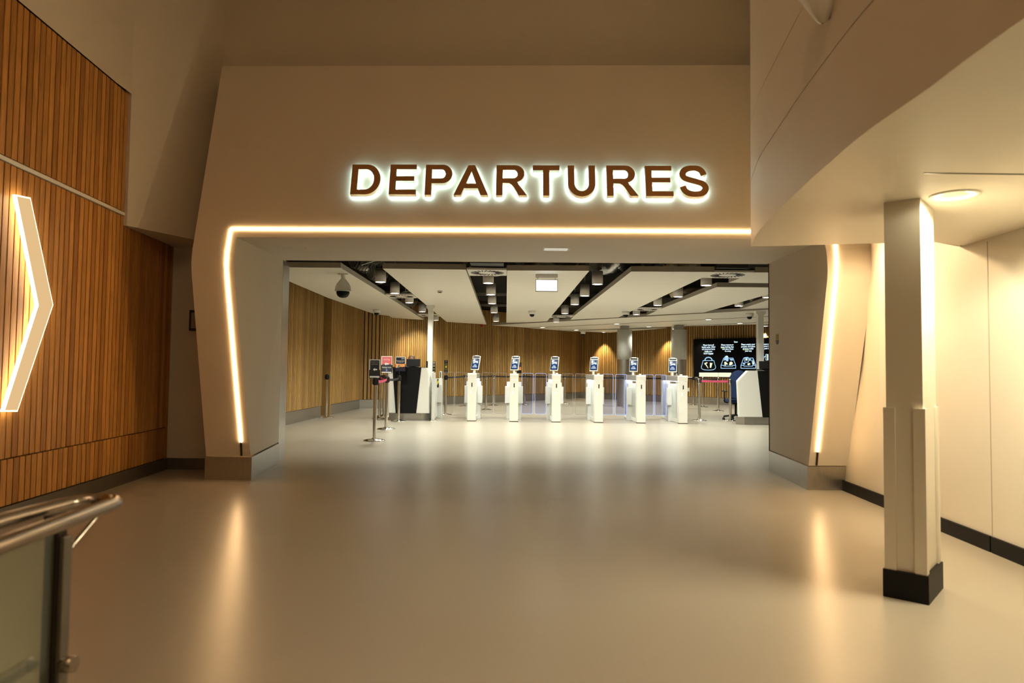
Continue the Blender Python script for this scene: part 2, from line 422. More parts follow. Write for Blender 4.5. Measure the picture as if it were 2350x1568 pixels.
def xl(a_, b_, z): return a_.x + (b_.x - a_.x) * (z - a_.z) / (b_.z - a_.z)
FO = fold(kl, xl(OLb, kl, KH - .15), xl(kl, OL_top, KH + .15)); FI = fold(IL2[2], xl(IL2[1], IL2[2], KH - .15), xl(IL2[2], IL2[3], KH + .15))
GO = fold(kr, xl(OR_b, kr, KH - .15), xl(kr, OR_top, KH + .15)); GI = fold(IR2[2], xl(IR2[1], IR2[2], KH - .15), xl(IR2[2], IR2[3], KH + .15))
IL2 = [IL2[0], IL2[1]] + FI + [IL2[4]]; IR2 = [IR2[0], IR2[1]] + GI + [IR2[4]]
bm.faces.new([V(p) for p in (OLb, FO[0], FI[0], IL2[1], IL2[0])])
bm.faces.new([V(p) for p in (OR_b, GO[0], GI[0], IR2[1], IR2[0])][::-1])
strip(FO, FI, True); strip(GO, GI, True)
bm.faces.new([V(p) for p in (FO[-1], OL_top, OR_top, GO[-1], GI[-1], IR2[-1], IL2[-1], FI[-1])])
# inner sides back to the jambs, soffit
strip(IL2, [Vector((JL.x, JL.y, min(p.z, JT))) for p in IL2[:-1]] + [Vector((JL.x, JL.y, JT))])
strip(IR2, [Vector((JR.x, JR.y, min(p.z, JT))) for p in IR2[:-1]] + [Vector((JR.x, JR.y, JT))])
bm.faces.new([V(p) for p in (IL2[-1], IR2[-1], Vector((JR.x, JR.y, JT)), Vector((JL.x, JL.y, JT)))])
# outer sides and top
for a_, b_ in [(OLb, FO[0])] + list(zip(FO, FO[1:])) + [(FO[-1], OL_top), (OR_b, GO[0])] + list(zip(GO, GO[1:])) + [(GO[-1], OR_top)]:
    bm.faces.new([V(p) for p in (a_, b_, Vector((b_.x, 7.95, b_.z)), Vector((a_.x, 7.95, a_.z)))])
bm.faces.new([V(p) for p in (OL_top, OR_top, OR_top + Vector((0, .6, 0)), OL_top + Vector((0, .6, 0)))])
portal = struct('wall_portal', bm, M['paint'])
# steel plinths and jamb linings
def off(p, dx=0, dy=0): return (p.x + dx, p.y + dy)
for (O, I, J, s) in ((OLb, IL[0], JL, -1), (OR_b, IR[0], JR, 1)):
    b_ = BM()
    hprism(b_, [(O.x + s * .012, BX(O.x)), (I.x - s * .012, BX(I.x)), (J.x - s * .012, J.y), (J.x + s * .15, J.y), (O.x + s * .012, 7.9)], 0, BH + .004)
    obj('plinth', b_, M['steelh'], portal)
bm = BM(); prism(bm, [(JL.x - .1, 8.54, 0), (JL.x, 8.545, 0), (JL.x - .07, 9.0, 0), (JL.x - .17, 9.0, 0)], (0, 0, JT)); obj('jamb_lining', bm, M['steel'], portal)
bm = BM(); prism(bm, [(JR.x + .1, 8.37, 0), (JR.x - .008, 8.375, 0), (JR.x + .2, 8.9, 0), (JR.x + .21, 8.9, 0)], (0, 0, JT)); obj('jamb_lining', bm, M['bronze'], portal)
bm = BM()
prism(bm, [(-4.7, 9.0, 0), (JL.x - .12, 9.0, 0), (JL.x - .12, 8.56, 0), (-4.7, 8.56, 0)], (0, 0, 5.6))
prism(bm, [(10, 8.88, 0), (JR.x + .23, 8.88, 0), (JR.x + .05, 8.4, 0), (10, 8.4, 0)], (0, 0, 5.6))
prism(bm, [(JL.x - .2, 8.57, JT), (JR.x + .3, 8.41, JT), (JR.x + .3, 8.38, JT), (JL.x - .2, 8.54, JT)], (0, 0, 3.0))
struct('wall_front', bm, M['paint'])

# right wall, balcony, its soffit
def RX(y): return 3.217 + 0.065 * (y - 4.29)
bm = BM()
prism(bm, [(RX(-4), -4, 0), (RX(6.2), 6.2, 0), (RX(6.2) + .15, 6.2, 0), (RX(-4) + .15, -4, 0)], (0, 0, 5.6))
A = [Vector((RX(6.2) + (RX(7.6) - RX(6.2)) * t, 6.2 + 1.4 * t, 0)) for t in (0, .25, .5, .75, 1)]
Bt = [Vector((RX(6.2) + .46 * t, 6.2 + 1.4 * t, 2.7)) for t in (0, .25, .5, .75, 1)]
Ct = [p + Vector((0, 0, 2.9)) for p in Bt]
for P_, Q_ in ((A, Bt), (Bt, Ct)):
    strip(P_, Q_, True)
struct('wall_right', bm, M['paint_r'])
b_ = BM(); prism(b_, [(RX(4.63), 4.63 - .004, .1), (RX(4.63), 4.63 + .004, .1), (RX(4.63) - .0015, 4.63 + .004, .1), (RX(4.63) - .0015, 4.63 - .004, .1)], (0, 0, 2.0))
struct('trim_1', b_, M['joint'])
for n_, (y0, y1) in enumerate(((-3, 4.62), (4.635, 7.0))):
    bm = BM(); prism(bm, [(RX(y0), y0, 0), (RX(y1), y1, 0), (RX(y1) - .018, y1, 0), (RX(y0) - .018, y0, 0)], (0, 0, .105)); struct('baseboard_right' if n_ == 0 else 'baseboard_right_2', bm, M['skirtblk'])
SZ = 2.12
edge = [(1723, 566), (1742, 530), (1780, 490), (1828, 442), (1880, 394), (1983, 306), (2109, 218), (2224, 132), (2350, 42)]
ep = [F(x, y, SZ) for x, y in edge]
ep = [(p.x, p.y) for p in ep] + [(1.345, 1.2), (1.40, 0.2), (1.55, -1.0), (1.8, -2.2), (2.2, -3.6)]
ep = [(v.x, v.y) for v in catmull([(p[0], p[1], 0) for p in ep], 5)]
def wall_curve(name, z0, z1, dx, mt):
    b2 = BM()
    for a0 in (0,):
        lowr = [b2.verts.new((p[0] + dx, p[1], z0)) for p in ep]; topr = [b2.verts.new((p[0] + dx, p[1], z1)) for p in ep]
        for k in range(len(ep) - 1):
            f = b2.faces.new((lowr[k], lowr[k + 1], topr[k + 1], topr[k])); f.smooth = True
        bk = [b2.verts.new((p[0] + dx + .05, p[1], z1)) for p in ep]; bl = [b2.verts.new((p[0] + dx + .05, p[1], z0)) for p in ep]
        topr = [b2.verts.new(v.co) for v in topr]; lowr = [b2.verts.new(v.co) for v in lowr]
        for k in range(len(ep) - 1):
            b2.faces.new((topr[k], topr[k + 1], bk[k + 1], bk[k]))
            if z0 > SZ: b2.faces.new((lowr[k], bl[k], bl[k + 1], lowr[k + 1]))
    return b2
bal = struct('wall_balcony', wall_curve('', SZ, 2.600, 0, M['paint']), M['paint'], fix=False)
obj('fascia_band', wall_curve('', 2.606, 3.027, 0, None), M['paint'], bal, fix=False)
obj('fascia_band', wall_curve('', 3.033, 5.6, 0, None), M['paint'], bal, fix=False)
obj('shadow_gap', wall_curve('', 2.59, 3.04, .012, None), M['dark_gap'], bal, fix=False)
bm = BM()
far = [F(1723, 566, SZ), F(1890, 562, SZ), F(2020, 558, SZ), F(2145, 556, SZ), F(2170, 570, SZ)]
poly = [(p[0], p[1]) for p in ep] + [(3.2, -3.6), (RX(4.9), 4.9)] + [(p.x, p.y) for p in far[::-1]][1:-1]
lowf = [bm.verts.new((p[0], p[1], SZ)) for p in poly]; bm.faces.new(lowf)
prism(bm, [(far[0].x + .01, far[0].y - .004, SZ + .001), (far[3].x, far[3].y, SZ + .001), (RX(4.9), 4.95, SZ + .001), (RX(4.9), 4.93, SZ + .02), (far[3].x, far[3].y - .02, SZ + .02), (far[0].x + .03, far[0].y - .03, SZ + .02)], (0, 0, 3.4))
obj('soffit', bm, M['paint_r'], bal)
# access panel joint in the soffit
bm = BM(); p0 = F(2120, 397, SZ); p1 = F(2420, 395, SZ); box(bm, p0.x, p1.x, p0.y - .005, p0.y + .005, SZ - .003, SZ + .01); obj('hatch_joint', bm, M['bronze'], bal)

# foyer ceiling and rear wall
bm = BM(); box(bm, -5, 9, -7, 8, 5.6, 5.7); struct('ceiling', bm, M['paint'])
bm = BM(); box(bm, -5, 6, -7.1, -7, 0, 5.6); struct('wall_rear', bm, M['paint'])

# departures hall shell
CZ = 3.7
def hall_wall(name, pts, side=-1, sk=.26, top=3.35, th=.12, groups=None):
    b2 = BM()
    for a0, a1 in zip(pts, pts[1:]):
        d = Vector((a1[0] - a0[0], a1[1] - a0[1], 0)).normalized(); n = Vector((-d.y, d.x, 0)) * side
        A0, A1 = Vector((*a0, 0)), Vector((*a1, 0))
        prism(b2, [A0 - n * .025, A1 - n * .025, A1 - n * th, A0 - n * th], (0, 0, CZ))
    w = struct(name, b2, M['hall_back'])
    for a0, a1 in zip(pts, pts[1:]):
        b3 = BM(); slats(b3, a0, a1, sk + .01, top, 0.094, 0.027, -.028, -side); obj('slat_panel', b3, M['wood_hall'], w)
    b4 = BM()
    for a0, a1 in zip(pts, pts[1:]):
        d = Vector((a1[0] - a0[0], a1[1] - a0[1], 0)).normalized(); n = Vector((-d.y, d.x, 0)) * side
        A0, A1 = Vector((*a0, 0)), Vector((*a1, 0))
        prism(b4, [A0 - n * .03, A1 - n * .03, A1 + n * .012, A0 + n * .012], (0, 0, sk))
    struct('baseboard_' + name.split('_', 1)[1], b4, M['steelh'])
    return w
hall_wall('wall_hall_left', [(-4.64, 9.0), (-4.62, 16.6)])
hall_wall('wall_hall_niche', [(-4.80, 16.6), (-4.78, 17.05)])
hall_wall('wall_hall_left_far', [(-4.56, 17.05), (-4.5, 20.25)])
hall_wall('wall_hall_back', [(-4.5, 20.25), (-3.98, 20.45), (-2.2, 23.3), (1.3, 27.4), (3.0, 30.0)])
hall_wall('wall_hall_right', [(3.0, 30.0), (5.4, 27.7), (6.7, 26.2), (9.8, 23.4)])
bm = BM(); box(bm, -4.74, -4.5, 16.98, 17.06, 0, 3.4); struct('trim_2', bm, M['wood_hall'])
bm = BM(); box(bm, 9.8, 9.9, 8.6, 23.5, 0, CZ); struct('wall_hall_side', bm, M['wood_hall'])
bm = BM(); box(bm, -6, 11, 8.6, 33, CZ, CZ + .1); struct('ceiling_hall', bm, M['slab'])

# ------------------------------------------------------------------ furniture of the foyer
# departures sign: walnut letters on lit backs
def glyphs():
    G = {}
    G['D'] = ([[(0, 0), (0, 1), (.5, 1)] + arc(.5, .5, .48, .5, 90, -90, 20) + [(0, 0)], [(.215, .16), (.215, .84), (.47, .84)] + arc(.47, .5, .29, .34, 90, -90, 18)], .98)
    G['E'] = ([[(0, 0), (0, 1), (.87, 1), (.87, .84), (.215, .84), (.215, .605), (.81, .605), (.81, .45), (.215, .45), (.215, .16), (.89, .16), (.89, 0)]], .89)
    G['P'] = ([[(0, 0), (0, 1), (.58, 1)] + arc(.58, .69, .33, .31, 90, -90, 16) + [(.22, .38), (.22, 0)], [(.22, .54), (.22, .84), (.55, .84)] + arc(.55, .69, .13, .15, 90, -90, 10)], .91)
    G['A'] = ([[(0, 0), (.47, 1), (.70, 1), (1.16, 0), (.91, 0), (.81, .225), (.345, .225), (.245, 0)], [(.415, .385), (.585, .79), (.745, .385)]], 1.16)
    G['R'] = ([[(0, 0), (0, 1), (.62, 1)] + arc(.62, .715, .33, .285, 90, -75, 16) + [(.76, .36), (.83, .27), (1.04, 0), (.77, 0), (.60, .26), (.52, .35), (.43, .40), (.22, .405), (.22, 0)], [(.22, .56), (.22, .84), (.58, .84)] + arc(.58, .70, .14, .14, 90, -90, 10)], 1.04)
    G['T'] = ([[(.345, 0), (.345, .835), (0, .835), (0, 1), (.91, 1), (.91, .835), (.565, .835), (.565, 0)]], .91)
    G['U'] = ([[(0, 1), (0, .40)] + arc(.46, .40, .46, .42, 180, 360, 22) + [(.92, 1), (.70, 1), (.70, .42)] + arc(.46, .42, .24, .265, 360, 180, 16) + [(.22, 1)]], .92)
    cl = catmull([(.83, .69, 0), (.78, .81, 0), (.66, .895, 0), (.47, .92, 0), (.27, .885, 0), (.145, .79, 0), (.13, .68, 0), (.20, .59, 0), (.37, .53, 0), (.57, .48, 0), (.77, .41, 0), (.86, .30, 0), (.83, .19, 0), (.70, .105, 0), (.49, .08, 0), (.29, .11, 0), (.16, .20, 0), (.105, .33, 0)], 4)
    L_, R_ = [], []
    for i, p in enumerate(cl):
        t = (cl[min(i + 1, len(cl) - 1)] - cl[max(i - 1, 0)]).normalized(); n = Vector((-t.y, t.x, 0)); s = i / (len(cl) - 1)
        w = .085 + .022 * abs(t.y)
        L_.append(p + n * w); R_.append(p - n * w)
    G['S'] = ([[(p.x, p.y) for p in L_ + R_[::-1]]], .97)
    return G
G = glyphs()
def glyph_mesh(ch, sx, sy, depth):
    loops, _ = G[ch]
    cu = bpy.data.curves.new('tmp', 'CURVE'); cu.dimensions = '2D'; cu.fill_mode = 'BOTH'; cu.extrude = depth / 2
    for lp in loops:
        s = cu.splines.new('POLY'); s.points.add(len(lp) - 1); s.use_cyclic_u = True
        for q, p in zip(s.points, lp): q.co = (p[0] * sx, p[1] * sy, 0, 1)
    return curve_mesh(cu)
LOFF, LDEP = .075, .05
PT = PK - NUP * LOFF if NUP.y > 0 else PK + NUP * LOFF
NF = NUP if NUP.y < 0 else -NUP                                # towards the viewer
sg = thing('departures_sign', 'DEPARTURES in walnut faced letters with white backlight above the opening', 'sign', up(1215, 415))
lets = [('D', 803, 870.6, 446, 377.6), ('E', 891.6, 954, 446, 377.6), ('P', 974, 1036.2, 447, 378), ('A', 1040.5, 1120, 447.5, 379), ('R', 1138, 1209.3, 448, 379),
        ('T', 1222.5, 1284.8, 448.8, 379.4), ('U', 1303.8, 1367.3, 449.5, 379.6), ('R', 1393.5, 1466, 449.5, 379.7), ('E', 1483, 1546.3, 450, 380.5), ('S', 1561.5, 1628.5, 451.3, 380)]
PL = PK + NF * LOFF
for ch, x0, x1, yb, yt in lets:
    o0 = HP(x0, yb, PL, NUP); o1 = HP(x1, yb, PL, NUP); t0 = HP((x0 + x1) / 2, yt, PL, NUP); b0 = HP((x0 + x1) / 2, yb, PL, NUP)
    hgt = (t0 - b0).length
    if ch in 'SU': hgt /= 1.0
    wid = (o1 - o0).length / G[ch][1]
    mx = Matrix.Translation(o0 - NF * LDEP / 2) @ Matrix((UD, VUP, NF)).transposed().to_4x4()
    me = glyph_mesh(ch, wid, hgt, LDEP); me.materials.clear(); me.materials.append(M['letter']); me.materials.append(M['return'])
    for p in me.polygons: p.material_index = 0 if p.normal.z > .5 else 1
    me.transform(Matrix.Translation(-sg.location) @ mx); me.name = 'letter'
    lo_ = bpy.data.objects.new('letter', me); COL.objects.link(lo_); lo_.parent = sg
    me = glyph_mesh(ch, wid, hgt, .012); me.materials.clear(); me.materials.append(M['ledsign'])
    me.transform(Matrix.Translation(-sg.location) @ Matrix.Translation(-NF * (LDEP / 2 + .009)) @ mx); me.name = 'backlight'
    bl_ = bpy.data.objects.new('backlight', me); COL.objects.link(bl_); bl_.parent = lo_

# LED strip round the portal
def ledpath(A, w):
    b2 = BM()
    for (p, n0), (q, n1) in zip(A, A[1:]):
        d = (q - p).normalized(); s = n0.cross(d).normalized() * w / 2
        prism(b2, [p + s - n0 * .004, q + s - n0 * .004, q - s - n0 * .004, p - s - n0 * .004], n0 * .012)
    return b2
nU = NF; nL = NLO if NLO.y < 0 else -NLO
def surfp(x, z):
    t = (z - KH) / .15
    dy = -.5 + (max(0, KH - z) * .5 / (KH - BH)) + max(0, z - KH) * .262
    if abs(t) < 1: dy += .15 * (.262 + .25) / 4 * (1 - abs(t)) ** 2
    k = min(1, max(0, (t + 1) / 2)); return Vector((x, BX(x) + dy, z)), nL.lerp(nU, k).normalized()
def ledline(pts, n=10):
    out = []
    for a_, b_ in zip(pts, pts[1:]):
        for k in range(n): out.append(surfp(a_.x + (b_.x - a_.x) * k / n, a_.z + (b_.z - a_.z) * k / n))
    out.append(surfp(pts[-1].x, pts[-1].z)); return out
kl_ = lo(518.5, 608); kr_ = lo(1921, 614)
run = [lo(553, 1015), lo(536, 815), kl_, up(521.5, 575), up(530, 525), up(1722, 531.5), up(1909, 532.5), up(1917, 561), kr_, lo(1899, 825), lo(1876, 1037)]
bm = ledpath(ledline(run), .021)
led = tag(obj('led_light_strip', bm, M['led']), 'warm glowing LED strip outlining the portal around the opening', 'light strip')
for a_, b_ in (((553, 1013), (554.5, 1046)), ((1876, 1036), (1873.5, 1068))):
    obj('empty_channel', ledpath([(lo(*a_), nL), (lo(*b_), nL)], .02), M['bronze'], led)

# chevron sign on the timber wall
nW = Vector((1, .078, 0)).normalized(); uW = Vector((-.078, 1, 0)).normalized(); pW = Vector((LX(5) + .065, 5, 1.5))
cp = [HP(x, y, pW, nW) for x, y in ((36, 447), (70, 454), (122, 700), (40, 945), (8, 945), (87, 700))]
cs = thing('chevron_sign', 'glowing cream chevron arrow panel mounted on the timber slat wall', 'sign', cp[2] - nW * .05)
cc = [(p.dot(uW), p.z) for p in cp]
def inset(poly, d):
    out = []; n = len(poly)
    for k in range(n):
        a, p, c = Vector(poly[k - 1]), Vector(poly[k]), Vector(poly[(k + 1) % n])
        e0, e1 = (p - a).normalized(), (c - p).normalized(); m0, m1 = Vector((-e0.y, e0.x)), Vector((-e1.y, e1.x))
        bs = (m0 + m1); out.append(p + bs * (d / (1 + m0.dot(m1))))
    return out
area = sum(cc[k - 1][0] * cc[k][1] - cc[k][0] * cc[k - 1][1] for k in range(6))
ins = inset(cc, .009 if area > 0 else -.009)
ci = [cp[k] + uW * (ins[k][0] - cc[k][0]) + Vector((0, 0, ins[k][1] - cc[k][1])) for k in range(6)]
bm = BM(); prism(bm, [p - nW * .008 for p in ci], nW * .011); obj('face_panel', bm, M['chevface'], cs)
bm = BM(); prism(bm, [p - nW * .024 for p in cp], nW * .024); obj('light_edge', bm, M['chev'], cs)

# glass balustrade
hz = .8
n0 = F(0, 1252, hz); n1 = F(284, 1149, hz); f0 = F(0, 1198, hz); f1 = F(190, 1146, hz)
xn = n1.x; xf = f1.x - .0; ye = n1.y
bal2 = thing('glass_balustrade', 'glass balustrade with steel handrail on both sides at lower left corner', 'railing', ((xn + xf) / 2, 1.79, 0))
rr = (xn - xf) / 2; cx = (xn + xf) / 2
pts = [(n0.x - .0, .2, hz), (n0.x, n0.y, hz), (xn, ye - rr, hz)] + [(cx + rr * math.cos(a), ye - rr + rr * math.sin(a), hz) for a in [PI * k / 12 for k in range(1, 12)]] + [(xf, ye - rr, hz), (f0.x, f0.y, hz), (f0.x, .2, hz)]
bm = BM(); tube(bm, pts, .0195, 14); obj('handrail', bm, M['railsteel'], bal2)
pp = D(137, 1300, 1.79)
bm = BM(); rbox(bm, pp.x - .026, pp.x + .012, 1.765, 1.80, 0, hz - .03, .004); rbox(bm, pp.x - .028, pp.x + .02, 1.76, 1.81, hz - .032, hz - .005, .003); obj('post', bm, M['bronze'], bal2)
bm = BM(); rbox(bm, pp.x + .013, pp.x + .026, 1.765, 1.80, 0, hz - .06, .003); obj('post_clamp', bm, M['skirt'], bal2)
bm = BM(); box(bm, pp.x - .012, pp.x - .001, .25, 1.764, .04, hz - .05); obj('glass_pane', bm, M['glassr'], bal2)
bm = BM(); tube(bm, [(pp.x - .05, .25, .42), (pp.x - .05, 1.77, .42)], .0175, 12); obj('lower_rail', bm, M['railsteel'], bal2)
bm = BM(); tube(bm, [(pp.x + .02, 1.78, .415), (pp.x + .055, 1.78, .415)], .02, 14); obj('end_cap', bm, M['railsteel'], bal2)
bm = BM(); tube(bm, [(pp.x + .02, 1.79, hz - .1), (xn - .055, 1.80, hz - .1), (xn - .01, 1.84, hz - .02)], .006, 8); obj('bracket', bm, M['railsteel'], bal2); bm = BM(); tube(bm, [(pp.x - .02, 1.3, hz - .1), (xf + .03, 1.31, hz - .09), (xf, 1.33, hz - .02)], .006, 8); obj('bracket', bm, M['railsteel'], bal2)

# square column under the balcony
A_, B_, C_ = Vector((2.025, 3.70, 0)), Vector((2.155, 3.585, 0)), Vector((2.385, 3.845, 0)); D_ = A_ + (C_ - B_)
colm = thing('square_column', 'white square column with corner guards and black plinth under the balcony', 'column', (A_ + C_) / 2)
bm = BM(); prism(bm, [A_, B_, C_, D_], (0, 0, SZ)); obj('shaft', bm, M['paint_r'], colm)
e1 = (B_ - A_).normalized(); e2 = (C_ - B_).normalized()
for c_, s1, s2 in ((A_, 1, 1), (B_, -1, 1), (C_, -1, -1)):
    o_ = c_ - e1 * s1 * .012 - e2 * s2 * .012
    b2 = BM(); prism(b2, [o_, o_ + e1 * s1 * .056, o_ + e1 * s1 * .056 + e2 * s2 * .0115, o_ + e1 * s1 * .0115 + e2 * s2 * .0115, o_ + e1 * s1 * .0115 + e2 * s2 * .056, o_ + e2 * s2 * .056], (0, 0, 1.005))
    obj('corner_guard', b2, M['paint_r'], colm)
bm = BM(); t_ = .02
prism(bm, [A_ - e1 * t_ - e2 * t_, B_ + e1 * t_ - e2 * t_, C_ + e1 * t_ + e2 * t_, D_ - e1 * t_ + e2 * t_], (0, 0, .145)); obj('plinth', bm, M['skirtblk'], colm)

# recessed downlight in the balcony soffit
dl = F(2190, 448, SZ)
def downlight(p, label):
    t = thing('recessed_downlight', label, 'ceiling light', p)
    mx = Matrix.Translation(p)
    b2 = BM(); lathe(b2, [(.118, .0), (.118, -.006), (.098, -.008), (.09, .006)], 36, mx); obj('trim_ring', b2, M['white'], t)
    b2 = BM(); lathe(b2, [(.088, -.004), (.05, .004), (.0001, .004)], 36, mx); obj('lens', b2, M['down'], t)
    return t
downlight(Vector((dl.x, dl.y, SZ)), 'round recessed downlight beside the square column in the balcony soffit')
# tapered wall light on the balcony fascia
wp = None
for k in range(len(ep) - 1):
    d_ = ray(1903, 44); 
    # crossing of the sight line with the fascia curve
    a_, b_ = Vector((ep[k][0], ep[k][1])), Vector((ep[k + 1][0], ep[k + 1][1]))
    den = (b_ - a_).cross(Vector((d_.x, d_.y)))
    if abs(den) > 1e-9:
        s_ = (-a_).cross(Vector((d_.x, d_.y))) / den
        if 0 <= s_ <= 1: wp = a_.lerp(b_, s_)
zw = CH + ray(1903, 44).z / ray(1903, 44).y * wp.y - .02
wt = thing('wall_light', 'cream tapered wall light fixed to the balcony fascia at the top edge', 'wall light', (wp.x, wp.y, zw))
mx = Matrix.Translation((wp.x - .03, wp.y, zw))
bm = BM(); lathe(bm, [(.006, 0), (.02, .008), (.035, .03), (.12, .17), (.12, .19), (.105, .19), (.03, .05)], 28, mx)
obj('shade', bm, M['white'], wt)
bm = BM(); box(bm, wp.x - .02, wp.x + .01, wp.y - .05, wp.y + .05, zw + .06, zw + .18); obj('back_plate', bm, M['white'], wt)

# yellow and black sticker on the right reveal
nR = Vector((JR.y - IR[0].y, -(JR.x - IR[0].x), 0)).normalized()
sp = HP(1785, 780, JR + Vector((0, 0, 1.4)), nR)
# follow the leaning reveal: it runs from the folded front edge to the straight jamb
def reveal(px, py):
    y = 8.0
    for _ in range(12):
        p = D(px, py, y); z = p.z
        k = 0
        while k < len(IR2) - 2 and IR2[k + 1].z < z: k += 1
        t = (z - IR2[k].z) / (IR2[k + 1].z - IR2[k].z); fr = IR2[k].lerp(IR2[k + 1], t)
        n = Vector((JR.y - fr.y, -(JR.x - fr.x), 0)).normalized()
        p = HP(px, py, Vector((JR.x, JR.y, z)), n); y = p.y
    return p, n
sp, nn = reveal(1785, 780)
if nn.x > 0: nn = -nn
ux = Vector((0, 0, 1)).cross(nn) ; mxs = frame(sp + nn * .004, ux, (0, 0, 1))
st = thing('wall_sticker', 'small yellow and black shield shaped sticker on the right reveal', 'sticker', sp)
a0 = reveal(1782, 780)[0]; a1 = reveal(1788.6, 780)[0]; hw = max(.03, (a1 - a0).length / 2)
bm = BM(); flat(bm, [(-hw, -.005), (hw, -.005), (hw, .068), (-hw, .068)], mxs, 0, .002); obj('yellow_label', bm, M['ylabel'], st)
bm = BM(); flat(bm, [(-hw, -.004), (-hw * .9, -.03), (-hw * .5, -.05), (0, -.058), (hw * .5, -.05), (hw * .9, -.03), (hw, -.004)], mxs, 0, .002); obj('shield', bm, M['bronze'], st)
bm = BM()
for y_, w_ in ((.045, .5), (.022, .45)): stroke(bm, [(-hw * w_, y_), (hw * w_, y_)], .006, mxs, .002)
obj('printed_lines', bm, M['charcoal'], st)
bm = BM()
for y_, w_ in ((-.014, .6), (-.03, .5)): stroke(bm, [(-hw * w_, y_), (hw * w_, y_)], .005, mxs, .002)
obj('shield_lines', bm, M['dimtext'], st)

# call point half hidden behind the portal
q0 = D(437, 712, 7.88); q1 = D(462, 760, 7.88)
cpn = thing('call_point', 'dark framed wall panel half hidden behind the left leg of the portal', 'wall panel', ((q0.x + q1.x) / 2, 7.88, q1.z))
bm = BM(); rbox(bm, q0.x, q1.x, 7.85, 7.9, q1.z, q0.z, .006); obj('frame', bm, M['bronze'], cpn)
bm = BM(); box(bm, q0.x + .03, q1.x - .02, 7.842, 7.85, q1.z + .03, q0.z - .03); obj('panel', bm, M['taupe'], cpn)

# emergency light in the portal soffit
def soff(px, py):
    a0 = IL2[-1]; n = (IR2[-1] - a0).cross(Vector((JL.x, JL.y, JT)) - a0).normalized(); return HP(px, py, a0, n), n
e0, ns = soff(1248, 569.5); e1_, _ = soff(1305, 570)
ec, _ = soff(1276, 570)
el = thing('emergency_light', 'small lit rectangular emergency light in the portal soffit above the opening', 'emergency light', ec)
bm = BM(); rbox(bm, ec.x - .15, ec.x + .15, ec.y - .09, ec.y + .09, ec.z - .012, ec.z + .03, .005); obj('housing', bm, M['white'], el)
bm = BM(); box(bm, ec.x - .125, ec.x + .125, ec.y - .065, ec.y + .065, ec.z - .016, ec.z - .010); obj('lens', bm, M['emerg'], el)

for (x, y, mt) in ((675, 566.5, 'boardedge'), (1752, 571, 'white')):  # left plate is a hatch; right white one stands for a bright patch
    hc, _ = soff(x, y); bm = BM(); box(bm, hc.x - .11, hc.x + .11, hc.y - .10, hc.y + .10, hc.z - .003, hc.z + .004); obj('soffit_plate', bm, M[mt if mt == 'white' else 'paint'], portal)
# ================================================================== departures hall
PH = 2.75
def cpanel(label, pts, th=.085, cat='ceiling panel', grp='baffle panels under the hall ceiling', h=PH):
    w = [F(x, y, h) for x, y in pts]
    b2 = BM(); prism(b2, w, (0, 0, th))
    bmesh.ops.recalc_face_normals(b2, faces=b2.faces[:])
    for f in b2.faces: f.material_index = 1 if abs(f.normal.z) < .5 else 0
    o = obj('baffle_panel', b2, [M['panelwhite'], M['boardedge']]); tag(o, label, cat)
    return o
cpanel('cream baffle panel against the slatted left wall, carrying the big dome camera', [(640, 613.5), (782, 615), (881.5, 676), (973, 734.5), (901, 730), (892, 725), (864, 722), (840, 714.5), (753, 684), (640, 636)])
cpanel('cream baffle panel above the slim white post and its desk', [(878, 616.6), (1069, 619), (1116, 745), (1025, 739), (1003, 721), (948.7, 676)])
cpanel('cream baffle panel carrying the lit blank hanging sign', [(1163.6, 621), (1352.5, 621.7), (1255.5, 737.4), (1210, 740), (1162, 741)])
cpanel('cream baffle panel to the right of the lit blank hanging sign', [(1448.5, 623.4), (1640, 624.3), (1463, 707.7), (1419.6, 728.6), (1309, 734), (1317.6, 724.7)])
cpanel('wide cream baffle panel above the two grey round columns', [(1645, 659), (1850, 660.5), (1762.5, 676), (1614.5, 717.5), (1484, 723.8), (1520, 707.7)])
cpanel('small cream baffle panel by the right jamb, nearest of that side', [(1733, 625.5), (1850, 626.5), (1850, 651.5), (1672, 649)])
cpanel('cream baffle panel over the slim white post at the right jamb', [(1698.7, 710), (1762, 689), (1850, 668), (1850, 704)])
cpanel('long cream cross panel, front one of the three at the far end', [(1129, 747), (1400, 731.5), (1732, 713), (1850, 706), (1850, 719), (1736, 727.5), (1447, 741.5), (1214, 752.5)])
cpanel('long cream cross panel, middle one of the three at the far end', [(1214, 753.6), (1447.6, 742.3), (1736, 728.4), (1850, 722), (1850, 734), (1735, 740), (1560, 749), (1290, 758.8)])
cpanel('long cream cross panel by the back corner, with the warm wall wash below it', [(1290, 759.8), (1400, 757), (1529, 753.6), (1400, 763.5)])
cpanel('long cream cross panel above the black video wall', [(1560, 750), (1735, 741.2), (1850, 735), (1850, 741), (1735, 744.5), (1600, 748.5)])

